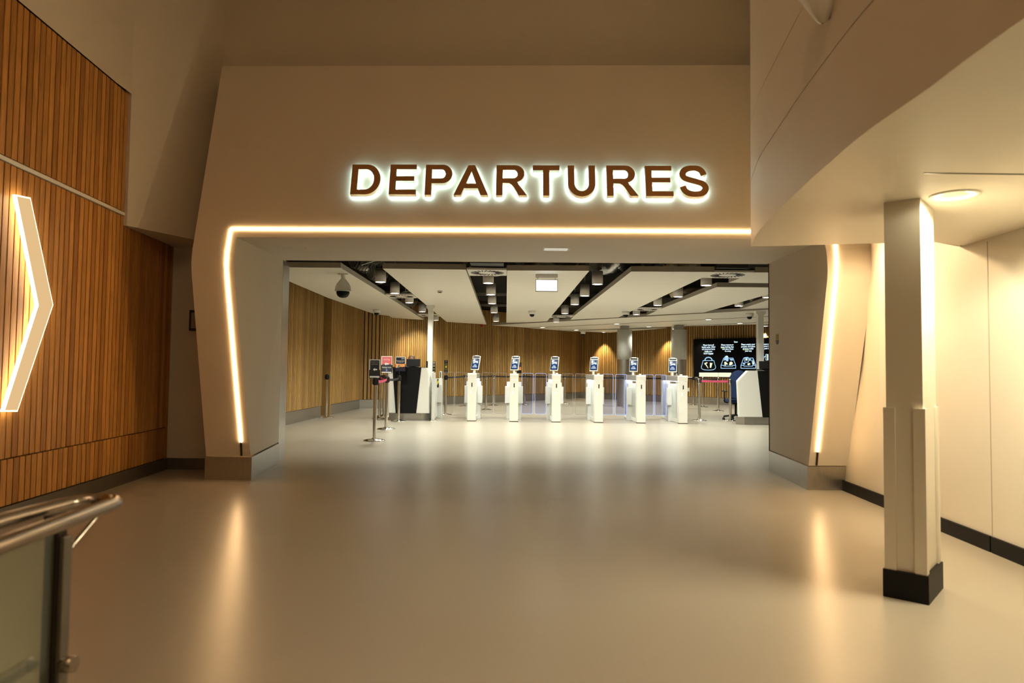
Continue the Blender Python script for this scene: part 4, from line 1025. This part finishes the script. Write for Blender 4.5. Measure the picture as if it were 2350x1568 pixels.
for q in (-1, 1):
    b2 = BM(); tube(b2, [(X + q * .20, Y + .05, .43), (X + q * .28, Y + .05, .45), (X + q * .29, Y + .04, .68), (X + q * .29, Y + .02, .72)], .016, 8); rbox(b2, X + q * .29 - .03, X + q * .29 + .03, Y - .12, Y + .16, .71, .74, .01); obj('armrest', b2, M['blackp'], t)
b2 = BM(); tube(b2, [(X, Y + .05, .12), (X, Y + .05, .45)], .028, 12); rbox(b2, X - .1, X + .1, Y - .05, Y + .15, .40, .445, .01); obj('gas_lift', b2, M['blackp'], t)
b2 = BM(); cw = []
for k in range(5):
    a = 2 * PI * k / 5 + .25; e = (X + .29 * math.cos(a), Y + .05 + .29 * math.sin(a), .09); tube(b2, [(X, Y + .05, .135), e], .022, 8); cw.append(e)
obj('star_base', b2, M['blackp'], t)
for e in cw:
    b2 = BM()
    for dx in (-.018, .018): lathe(b2, [(.0001, -.008), (.03, -.008), (.03, .008), (.0001, .008)], 14, Matrix.Translation((e[0] + dx, e[1], .03)) @ Matrix.Rotation(PI / 2, 4, 'Y'))
    tube(b2, [(e[0], e[1], .03), (e[0], e[1], .1)], .009, 6); obj('castor', b2, M['blackp'], t)

# ------------------------------------------------------------------ belt stanchions
def stanchion(label):
    t = thing('belt_stanchion', label, 'stanchion', (0, 0, 0), 'steel belt stanchions in the hall')
    b2 = BM(); lathe(b2, [(.0001, 0), (.178, 0), (.178, .012), (.15, .022), (.05, .034), (.036, .05), (.0001, .05)], 36); obj('base', b2, M['chrome'], t)
    b2 = BM(); lathe(b2, [(.031, .04), (.031, .92)], 20); obj('post', b2, M['chrome'], t)
    b2 = BM(); lathe(b2, [(.032, .91), (.04, .915), (.04, 1.025), (.034, 1.035), (.0001, 1.036)], 20); obj('head', b2, M['blackp'], t)
    b2 = BM(); [rbox(b2, *q, r=.003) for q in ((-.014, .014, -.05, -.036, .925, 1.015), (-.014, .014, .036, .05, .925, 1.015), (-.05, -.036, -.014, .014, .925, 1.015), (.036, .05, -.014, .014, .925, 1.015))]; obj('belt_clip', b2, M['blackp'], t)
    return t
st_src = stanchion('')
SP = [('s1', 859, 1012, 'sign topped stanchion nearest to the portal, board for families with pushchairs'), ('s2', 886, 985.6, 'stanchion carrying the pink and grey assisted travel sign'), ('s3', 914.5, 967, 'stanchion carrying the navy sign with a sunset photo'),
      ('lone', 748.5, 959, 'lone stanchion beside the slatted left wall'), ('p1', 871, 961, 'plain stanchion left of the desk, left one of a close pair'), ('p2', 879.5, 956, 'plain stanchion left of the desk, right one of a close pair'),
      ('b1', 1022, 952.5, 'stanchion topped by the black yellow arrow board'), ('b2', 1066, 933, 'far stanchion just left of the first speed gate'), ('b3', 1115, 941, 'far stanchion just right of the first speed gate'), ('b4', 1132, 931, 'far stanchion midway between the first two speed gates'),
      ('b5', 1204, 929, 'far stanchion just right of the second speed gate, orange picture board above'), ('b6', 1296, 927, 'far stanchion just right of the third speed gate'), ('b7', 1441, 936, 'far stanchion in front of the first round column'), ('b8', 1592, 930, 'far stanchion below the left edge of the video wall'),
      ('r1', 1604.7, 965.7, 'front stanchion right of the last speed gate, start of the pink belt'), ('r2', 1676, 966.5, 'front stanchion before the blue chair, end of the pink belt'), ('r3', 1613.5, 934.6, 'rear stanchion behind the left end of the pink belt'), ('r4', 1648.5, 944, 'rear stanchion behind the middle of the pink belt')]
ST = {}
for k, (key, x, y, lab) in enumerate(SP):
    p = F(x, y, 0)
    if k == 0: st_src.location = p; st_src['label'] = lab; ST[key] = st_src
    else: ST[key] = dup(st_src, p, lab)
def belt(a, b_, mt, z=.972, sag=.02):
    A0, B0 = ST[a].location, ST[b_].location; d = (B0 - A0); ln = d.length; d.normalize(); b2 = BM(); n = 8
    P = [A0 + d * (.045 + (ln - .09) * k / n) + Vector((0, 0, z - sag * (1 - (2 * k / n - 1) ** 2))) for k in range(n + 1)]
    nn = Vector((-d.y, d.x, 0)) * .0015
    for p, q in zip(P, P[1:]): prism(b2, [p - Vector((0, 0, .024)) - nn, q - Vector((0, 0, .024)) - nn, q + Vector((0, 0, .024)) - nn, p + Vector((0, 0, .024)) - nn], nn * 2)
    o = obj('belt', b2, M[mt], ST[a]); o['label'] = {'pink': 'pink retractable belt', 'webbing': 'black retractable belt'}[mt]
for k in ('r1', 'r2', 'r3', 'r4', 'b2', 'b3', 'b4', 'b5', 'b6'):
    h_ = [o for o in ST[k].children if o.name.startswith('head')][0]; h_.data = h_.data.copy(); h_.data.materials[0] = M['chrome']
belt('s1', 's2', 'pink'); belt('s2', 's3', 'webbing'); belt('p1', 's2', 'pink')
for a, b_ in (('b1', 'b2'), ('b2', 'b4'), ('b4', 'b5'), ('b5', 'b6'), ('b6', 'b7'), ('b7', 'b8'), ('b8', 'r3')): belt(a, b_, 'webbing', sag=.01)
belt('r1', 'r2', 'pink', sag=.004); belt('r3', 'r4', 'webbing', sag=.005)
def board(key, x0, y0, x1, y1, dy=-.02, fm='blackp', bottom_strip=None):
    par = ST[key]; y = par.location.y + dy; a, c = D(x0, y1, y), D(x1, y0, y)
    b2 = BM(); rbox(b2, a.x, c.x, y, y + .012, a.z, c.z, .003); xm = par.location.x; zt_ = 1.034
    if a.z > zt_: tube(b2, [(xm, y + .006, zt_ - .02), (xm, y + .006, a.z + .01)], .009, 8)
    o = obj('sign_frame', b2, M[fm], par)
    mx = frame((a.x, y - .001, a.z), (1, 0, 0), (0, 0, 1)); return o, mx, c.x - a.x, c.z - a.z
def fl_(nm, pts, mx, mt, par, z=0.0):
    b2 = BM(); flat(b2, pts, mx, z, .0006); return obj(nm, b2, mt, par)
def rc(x0, y0, x1, y1): return [(x0, y0), (x1, y0), (x1, y1), (x0, y1)]
def larrow(cx_, cy_, w, h): return [(cx_ - w / 2, cy_), (cx_ - w * .08, cy_ + h / 2), (cx_ - w * .08, cy_ + h * .22), (cx_ + w / 2, cy_ + h * .22), (cx_ + w / 2, cy_ - h * .22), (cx_ - w * .08, cy_ - h * .22), (cx_ - w * .08, cy_ - h / 2)]
o, mx, w, h = board('s1', 847, 825.5, 872.8, 868.5)
fl_('sign_border', rc(.0, .45 * h, w, h), mx, M['whitep'], o); fl_('sign_face', rc(.012, .14 * h, w - .012, h * .965), mx, M['charcoal'], o, .001); fl_('sign_strip', rc(.01, .035 * h, w - .01, .125 * h), mx, M['whitep'], o, .001)
fl_('sign_arrow', larrow(w * .54, .47 * h, w * .38, .17 * h), mx, M['whitep'], o, .002)
for z_, s_, f_ in ((.87, 'Families with', .74), (.76, 'pushchairs', .62)): text('sign_text', s_, mx @ Matrix.Translation((w / 2, h * z_, .002)), .034, M['dimtext'], o, w * f_, .01, .0004)
o, mx, w, h = board('s2', 874.6, 817.8, 900.4, 856.7)
fl_('sign_border', rc(.0, .48 * h, w, h), mx, M['whitep'], o); fl_('sign_face', rc(.014, .52 * h, w - .012, h * .96), mx, M['pinkp'], o, .001); fl_('sign_lower', rc(.014, .1 * h, w - .012, .52 * h), mx, M['slate'], o, .001); fl_('sign_strip', rc(.012, .02 * h, w - .012, .085 * h), mx, M['whitep'], o, .001)
fl_('sign_arrow', larrow(w * .48, .545 * h, w * .40, .19 * h), mx, M['whitep'], o, .002)
text('sign_text', 'FastTrack', mx @ Matrix.Translation((w / 2, h * .80, .002)), .045, M['whitep'], o, w * .56, .0, .0004)
text('sign_text', 'Assisted travel', mx @ Matrix.Translation((w / 2, h * .345, .002)), .04, M['whitep'], o, w * .84, .01, .0004)
fl_('access_symbol_panel', rc(w * .39, .11 * h, w * .61, .255 * h), mx, M['bluep'], o, .002)
b2 = BM(); u = w * .055; cx0, cy0 = w * .49, h * .165
stroke(b2, arc(cx0, cy0, u, u * 1.1, 130, 400, 12), u * .28, mx, .003); stroke(b2, [(cx0 - u * .2, cy0 + u * 2.4), (cx0 - u * .1, cy0 + u * .9), (cx0 + u * .9, cy0 + u * .8), (cx0 + u * 1.3, cy0 - u * .6)], u * .35, mx, .003); flat(b2, arc(cx0 - u * .25, cy0 + u * 3, u * .4, u * .4, 0, 330, 10), mx, .003, .0006); obj('access_symbol', b2, M['whitep'], o)
o, mx, w, h = board('s3', 907, 819, 931, 852.5)
fl_('sign_border', rc(.0, .50 * h, w, h), mx, M['whitep'], o); fl_('sign_face', rc(.014, .52 * h, w - .014, h * .95), mx, M['navy'], o, .001); fl_('sign_picture', rc(.012, .21 * h, w - .014, .51 * h), mx, M['orange'], o, .001); fl_('sign_hill', [(.012, .21 * h), (w - .014, .21 * h), (w - .014, .33 * h), (w * .7, .30 * h), (w * .45, .31 * h), (w * .3, .25 * h), (.012, .24 * h)], mx, M['bronze'], o, .002); fl_('sign_lower', rc(.008, .015 * h, w - .016, .21 * h), mx, M['navy'], o, .001)
fl_('sign_phone', [(w * .2, .24 * h), (w * .32, .24 * h), (w * .45, .44 * h), (w * .33, .445 * h)], mx, M['teal'], o, .003)
for z_, s_, f_ in ((.715, 'Have your boarding', .80), (.635, 'pass ready to scan', .6)): text('sign_text', s_, mx @ Matrix.Translation((w / 2, h * z_, .002)), .025, M['whitep'], o, w * f_, .02, .0004)
b2 = BM(); stroke(b2, arc(w * .66, h * .86, .012, .014, 60, 300, 8), .006, mx, .002); stroke(b2, [(w * .70, h * .865), (w * .9, h * .865)], .011, mx, .002); obj('sign_logo', b2, M['whitep'], o)
o, mx, w, h = board('b1', 1019.3, 827, 1028, 856, .03)
fl_('sign_outline', rc(w * .2, .21 * h, w * .86, .73 * h), mx, M['ylabel'], o); fl_('sign_inner', rc(w * .26, .24 * h, w * .8, .70 * h), mx, M['charcoal'], o, .001)
b2 = BM(); flat(b2, [(w - q[0] if 0 else w * 1.06 - q[0], q[1]) for q in larrow(w * .53, .48 * h, w * .5, .34 * h)], mx, .002, .0006); obj('sign_arrow', b2, M['yellow'], o)
b2 = BM()
for z_ in (.96, .92, .88, .84, .14, .09): stroke(b2, [(w * .3, h * z_), (w * .75, h * z_)], .006, mx, .001)
obj('printed_lines', b2, M['dimtext'], o)
o, mx, w, h = board('b5', 1186, 832.5, 1196.8, 857, .03)
fl_('sign_face', rc(.008, .6 * h, w - .008, .97 * h), mx, M['slate'], o); fl_('sign_picture', rc(.008, .3 * h, w - .008, .6 * h), mx, M['orange'], o, .0005)
b2 = BM(); stroke(b2, [(w * .4, h * .9), (w * .9, h * .9)], .008, mx, .001); stroke(b2, [(w * .2, h * .78), (w * .9, h * .78)], .008, mx, .001); obj('printed_lines', b2, M['dimtext'], o)
a = D(993.5, 855, 18.6); c = D(999.2, 830, 18.6)
nb = thing('notice_board', 'dark notice board with white lines behind the slim white post at the desk', 'sign', ((a.x + c.x) / 2, 18.6, 0))
b2 = BM(); rbox(b2, a.x - .06, c.x, 18.6, 18.615, a.z, c.z, .003); obj('panel', b2, M['blackp'], nb)
b2 = BM(); tube(b2, [(a.x + .0, 18.61, 0.01), (a.x + .0, 18.61, a.z + .02)], .018, 10); lathe(b2, [(.0001, .0), (.15, .0), (.15, .015), (.0001, .03)], 24, Matrix.Translation((a.x, 18.61, 0))); obj('stand', b2, M['steelh'], nb)
b2 = BM()
for z_ in (.92, .84, .68, .56, .32, .1): box(b2, a.x + .005, c.x - .012, 18.597, 18.6, a.z + (c.z - a.z) * z_ - .008, a.z + (c.z - a.z) * z_ + .008)
obj('printed_lines', b2, M['whitep'], nb)
a = D(1549, 858, 19.2); c = D(1555.5, 836.5, 19.2)
nb = thing('notice_board', 'narrow dark notice board in front of the second round column', 'sign', ((a.x + c.x) / 2, 19.2, 0))
b2 = BM(); rbox(b2, a.x, c.x, 19.2, 19.215, a.z, c.z, .003); obj('panel', b2, M['charcoal'], nb)
b2 = BM(); xm = (a.x + c.x) / 2; tube(b2, [(xm, 19.21, 0.01), (xm, 19.21, a.z + .02)], .018, 10); lathe(b2, [(.0001, .0), (.15, .0), (.15, .015), (.0001, .03)], 24, Matrix.Translation((xm, 19.21, 0))); obj('stand', b2, M['steelh'], nb)

# ------------------------------------------------------------------ columns and posts
def rcol(label, px, y, wpx):
    c = D(px, 850, y); r = wpx / FPX * y / 2; t = thing('round_column', label, 'column', (c.x, y, 0)); mx = Matrix.Translation((c.x, y, 0))
    zc = D(px, 757.5, y).z; zs = D(px, 825, y).z
    b2 = BM(); lathe(b2, [(r * .97, 0), (r * .97, zs)], 40, mx); obj('steel_sleeve', b2, M['steel'], t)
    b2 = BM(); lathe(b2, [(r * .95, zs - .006), (r, zs - .006), (r, zc), (.0001, zc)], 40, mx); obj('grey_cladding', b2, M['colgrey'], t)
    b2 = BM(); q = r * .55; box(b2, c.x - q, c.x + q * .4, y - q, y + q, zc, CZ); box(b2, c.x + q * .45, c.x + q, y - q * .8, y + q * .8, zc, CZ); obj('steel_core', b2, M['services'], t)
rcol('grey clad round column with steel sleeve behind the fifth speed gate', 1433, 23.4, 34)
rcol('grey clad round column with steel sleeve behind the last speed gate', 1558, 22.6, 34.5)
def slim(label, px, pyt, y, w_):
    c = D(px, pyt, y); t = thing('slim_post', label, 'post', (c.x, y, 0))
    b2 = BM(); rbox(b2, c.x - w_ / 2, c.x + w_ / 2, y - w_ / 2, y + w_ / 2, 0, PH - .14, .006); obj('shaft', b2, M['white'], t)
    b2 = BM(); k = w_ / 2; prism(b2, [(c.x - k, y - k, PH - .15), (c.x + k, y - k, PH - .15), (c.x + k * 1.05, y - k, PH - .1), (c.x + k * 1.7, y - k, PH - .06), (c.x + k * 1.7, y - k, PH - .001), (c.x - k * 1.7, y - k, PH - .001), (c.x - k * 1.7, y - k, PH - .06), (c.x - k * 1.05, y - k, PH - .1)], (0, w_, 0)); obj('top_bracket', b2, M['white'], t)
slim('slim square white post behind the left desk', 989, 698, 16.75, .125)
slim('slim square white post before the video wall by the right jamb', 1744, 707, 17.2, .145)

# ------------------------------------------------------------------ video wall
va, vb = Vector((6.7, 26.2, 0)), Vector((9.8, 23.4, 0)); vd = (vb - va).normalized(); vn = Vector((vd.y, -vd.x, 0))
if vn.y > 0: vn = -vn
vp = va + vn * .12
c00 = HP(1591.5, 864.5, vp, vn); mxv = frame(c00, vd, (0, 0, 1)); inv = mxv.inverted()
def V2(px, py): q = inv @ HP(px, py, vp, vn); return (q.x, q.y)
vw = thing('video_wall', 'black video wall with white security instructions and line drawings', 'display', c00)
tw = V2(1735, 775)[0] + 1.0; th = V2(1591.5, 779)[1]
bm = BM(); prism(bm, [mxv @ Vector(q) for q in ((0, 0, -.09), (tw, 0, -.09), (tw, th, -.09), (0, th, -.09))], mxv.to_3x3() @ Vector((0, 0, .09))); scr_ = obj('screen', bm, M['vblack'], vw)
def Z(x, y): return V2(1590 + x / 13.056, 770 + y / 13.056)
def vt(s_, x, y, wz):
    a, c_ = Z(x - wz / 2, y), Z(x + wz / 2, y); text('screen_text', s_, mxv @ Matrix.Translation(((a[0] + c_[0]) / 2, (a[1] + c_[1]) / 2, .003)), .085, M['vtext'], scr_, c_[0] - a[0], .022, .0005)
for s_, x, y, wz in (('Please leave all', 470, 290, 320), ('liquids under 100ml', 470, 352, 400), ('and electrical items', 470, 413, 390), ('inside your', 470, 478, 235), ('hand luggage', 470, 541, 290),
                     ('Door', 1292, 196, 112), ('Please remove or', 1035, 284, 370), ('loose clothing, hats', 1032, 347, 380), ('and place them', 1052, 409, 330), ('in a tray', 1052, 470, 180),
                     ('Please empty your', 1657, 270, 415), ('pockets, and place', 1657, 334, 415), ('all items inside', 1657, 401, 320), ('your tray', 1665, 466, 205),
                     ('Please place', 2225, 262, 270), ('items on', 2205, 327, 190), ('your tray', 2235, 392, 190)):
    vt(s_, x, y, wz)
b2 = BM()
for x0, x1, y in ((352, 482, 500), (840, 955, 376), (1503, 1678, 432)):
    flat(b2, [Z(x0, y + 10), Z(x1, y + 10), Z(x1, y - 6), Z(x0, y - 6)], mxv, .002)
obj('underline', b2, M['vlime'], scr_)
b2 = BM(); flat(b2, [Z(190, 1235), Z(765, 1243), Z(765, 1115), Z(190, 1113)], mxv, .002); flat(b2, [Z(770, 1243), Z(1150, 1248), Z(1150, 1117), Z(770, 1115)], mxv, .002); obj('light_strip', b2, M['vcream'], scr_)
LW = .022
b2 = BM()
stroke(b2, [Z(*q) for q in ((310, 755), (630, 755), (650, 830), (685, 950), (670, 1000), (600, 1032), (470, 1042), (340, 1032), (270, 1000), (256, 950), (290, 830))], LW, mxv, .002, True)
stroke(b2, [Z(470 + 108 * math.cos(q), 750 - 92 * math.sin(q)) for q in [PI * k / 12 for k in range(13)]], LW * 1.7, mxv, .002)
for dx in (0, 598):
    stroke(b2, [Z(q[0] + dx, q[1]) for q in ((845, 985), (845, 895), (925, 895), (935, 922), (1190, 922), (1200, 895), (1285, 895), (1285, 985))], LW, mxv, .002, True)
    stroke(b2, [Z(q[0] + dx, q[1]) for q in ((845, 895), (925, 680), (1205, 680), (1285, 895))], LW, mxv, .002)
stroke(b2, [Z(*q) for q in ((2095, 775), (2150, 630), (2200, 620))], LW, mxv, .002)
stroke(b2, [Z(*q) for q in ((2190, 570), (2255, 570), (2255, 740), (2190, 740))], LW, mxv, .002, True)
stroke(b2, [Z(*q) for q in ((1550, 665), (1655, 655), (1668, 800), (1565, 812))], LW, mxv, .002, True)
stroke(b2, [Z(*q) for q in ((1762, 745), (1805, 735), (1840, 860), (1795, 875))], LW * .8, mxv, .002, True)
flat(b2, [Z(1712 + 30 * math.cos(q), 728 - 35 * math.sin(q)) for q in [2 * PI * k / 14 for k in range(14)]], mxv, .003)
flat(b2, [Z(*q) for q in ((955, 640), (1000, 605), (1040, 610), (1068, 650), (1070, 740), (1055, 780), (1010, 775), (985, 740), (925, 755), (940, 700))], mxv, .003)
flat(b2, [Z(*q) for q in ((1095, 705), (1205, 705), (1205, 750), (1140, 755))], mxv, .003)
flat(b2, [Z(*q) for q in ((1500, 815), (1545, 825), (1580, 850), (1545, 880), (1495, 850))], mxv, .003)
obj('line_drawing', b2, M['vline'], scr_)
b2 = BM()
flat(b2, [Z(*q) for q in ((345, 835), (425, 800), (445, 825), (400, 855), (470, 985), (450, 980), (375, 880), (350, 865))], mxv, .004)
flat(b2, [Z(*q) for q in ((512, 820), (590, 828), (550, 975), (512, 968))], mxv, .004)
flat(b2, [Z(*q) for q in ((940, 800), (985, 790), (1050, 850), (1030, 880), (990, 860), (990, 905), (955, 905))], mxv, .004)
flat(b2, [Z(*q) for q in ((1105, 800), (1150, 785), (1195, 810), (1195, 860), (1140, 895), (1085, 890))], mxv, .004)
flat(b2, [Z(*q) for q in ((985, 625), (1040, 620), (1045, 655), (1010, 660))], mxv, .005)
flat(b2, [Z(1608 + 30 * math.cos(q), 724 - 35 * math.sin(q)) for q in [2 * PI * k / 14 for k in range(14)]], mxv, .004)
flat(b2, [Z(*q) for q in ((1625, 855), (1690, 825), (1735, 855), (1670, 900))], mxv, .004)
flat(b2, [Z(*q) for q in ((1790, 770), (1815, 765), (1835, 855), (1800, 870))], mxv, .004)
flat(b2, [Z(*q) for q in ((2225, 565), (2255, 565), (2255, 740), (2225, 740))], mxv, .004)
obj('drawn_items', b2, M['vcream'], scr_)

# sockets and shelf
def socket(label, p, n):
    ux = Vector((0, 0, 1)).cross(n); mx = frame(p + n * .001, ux, (0, 0, 1)); t = thing('wall_socket', label, 'socket', p)
    b2 = BM(); rbox(b2, -.06, .06, -.065, .065, 0, .012, .003, mx=mx); obj('plate', b2, M['white'], t)
    b2 = BM(); [box(b2, x_ - .012, x_ + .012, -.012, .012, .012, .015, mx=mx) for x_ in (-.028, .028)]; obj('switch', b2, M['whitep'], t)
p = HP(717, 913, Vector((-4.64, 9, 0)), Vector((1, 0, 0))); socket('white wall socket low on the slatted left hall wall', p + Vector((.004, 0, 0)), Vector((1, -.0026, 0)).normalized())
n_ = Vector((-4.1, 3.5, 0)); n_ = Vector((4.1, -3.5, 0)).normalized(); p = HP(1041, 893, Vector((-2.2, 23.3, 0)), n_); socket('white wall socket on the back wall left of the first speed gate', p, n_)
n_ = Vector((-1.6, -1.3, 0)).normalized(); p = HP(1580, 894.5, Vector((5.4, 27.7, 0)), Vector((-1.5, -1.3, 0)).normalized()); socket('white wall socket right of the last speed gate', p + n_ * .01, n_)
ws = Vector((-1.5, -1.3, 0)).normalized(); wu = Vector((1.3, -1.5, 0)).normalized(); wp0 = Vector((5.4, 27.7, 0)) + ws * .03
a = HP(1582, 868, wp0, ws); e = HP(1602, 868.5, wp0, ws)
t = thing('wall_shelf', 'small white shelf on the slat wall just right of the last speed gate', 'shelf', (a + e) / 2)
b2 = BM(); prism(b2, [a, e, e + ws * .3, a + ws * .3], (0, 0, .045)); obj('shelf_board', b2, M['white'], t)
for k in (.2, .8):
    p = a.lerp(e, k); b2 = BM(); prism(b2, [p - wu * .012, p + wu * .012, p + wu * .012 + Vector((0, 0, -.15)), p - wu * .012 + Vector((0, 0, -.15))], ws * .02); prism(b2, [p - wu * .012, p + wu * .012, p + wu * .012 + ws * .22, p - wu * .012 + ws * .22], (0, 0, -.02)); obj('bracket', b2, M['services'], t)
# ================================================================== light
WARM = (1.0, 0.665, 0.365)
light('foyer_lamp', 'AREA', (.4, .5, 5.5), 76, WARM, 2.2, (.4, 2.0, 0))
light('foyer_lamp', 'AREA', (.2, -4.0, 5.5), 40, WARM, 2.2, (.2, -1, 0))
light('wall_light_lamp', 'SPOT', (wp.x - .03, wp.y, zw + .2), 90, WARM, .08, (wp.x - .4, wp.y + .4, 5.6), 120, .6)
sd = Vector((dl.x, dl.y, SZ - .03))
light('soffit_spot', 'SPOT', sd, 190, (1.0, .88, .60), .07, sd - Vector((0, 0, 1)), 170, .25)
for y_ in (1.0, -1.2): light('soffit_spot', 'SPOT', (2.45, y_, SZ - .03), 26, (1.0, .82, .54), .08, (2.45, y_, 0), 165, .4)
light('gap_spot', 'SPOT', (2.95, 5.75, 2.75), 200, (1.0, .76, .45), .12, (3.4, 6.1, .8), 100, .9)
light('gap_spot', 'SPOT', (2.25, 5.7, 2.75), 150, (1.0, .74, .43), .12, (3.3, 4.9, 1.1), 95, .9)  # added fill aimed at the wall behind the column
for k, p in enumerate(lamp_pts):
    light('hall_spot', 'SPOT', p - Vector((0, 0, .005)), 222, (.97, 1.0, .89), .08, p - Vector((0, 0, 1)), 144, .7)
for x in (-2.1, -.5, 1.1, 2.5): light('hall_spot', 'SPOT', (x, 9.35, 2.72), 90, (.97, 1.0, .89), .08, (x, 10.6, 0), 105, .8)  # extra hidden spots without housings, added to brighten the entrance side
for (x, y, tx, ty, tz, pw, an, bl) in ((3.72, 28.78, 3.95, 29.12, .9, 190, 80, .7), (5.95, 26.55, 6.3, 26.9, .8, 120, 85, .7), (8.9, 24.1, 9.15, 24.45, 1.3, 260, 80, .6), (-2.7, 20.9, -3.35, 21.6, .9, 80, 80, 1.0), (7.0, 25.3, 7.05, 25.9, .8, 60, 70, .8)):
    light('wall_washer', 'SPOT', (x, y, 2.6), pw, (1.0, .82, .52), .05, (tx, ty, tz), an, bl)
w = bpy.data.worlds.new('world'); SC.world = w; w.use_nodes = True
w.node_tree.nodes['Background'].inputs['Color'].default_value = (1.0, .78, .5, 1)
w.node_tree.nodes['Background'].inputs['Strength'].default_value = 0.05
SC.cycles.max_bounces = 6
SC.cycles.diffuse_bounces = 3
SC.cycles.glossy_bounces = 2
SC.cycles.transparent_max_bounces = 10
SC.cycles.caustics_reflective = False
SC.cycles.caustics_refractive = False
SC.cycles.use_adaptive_sampling = True
SC.cycles.adaptive_threshold = 0.1
SC.cycles.adaptive_min_samples = 16
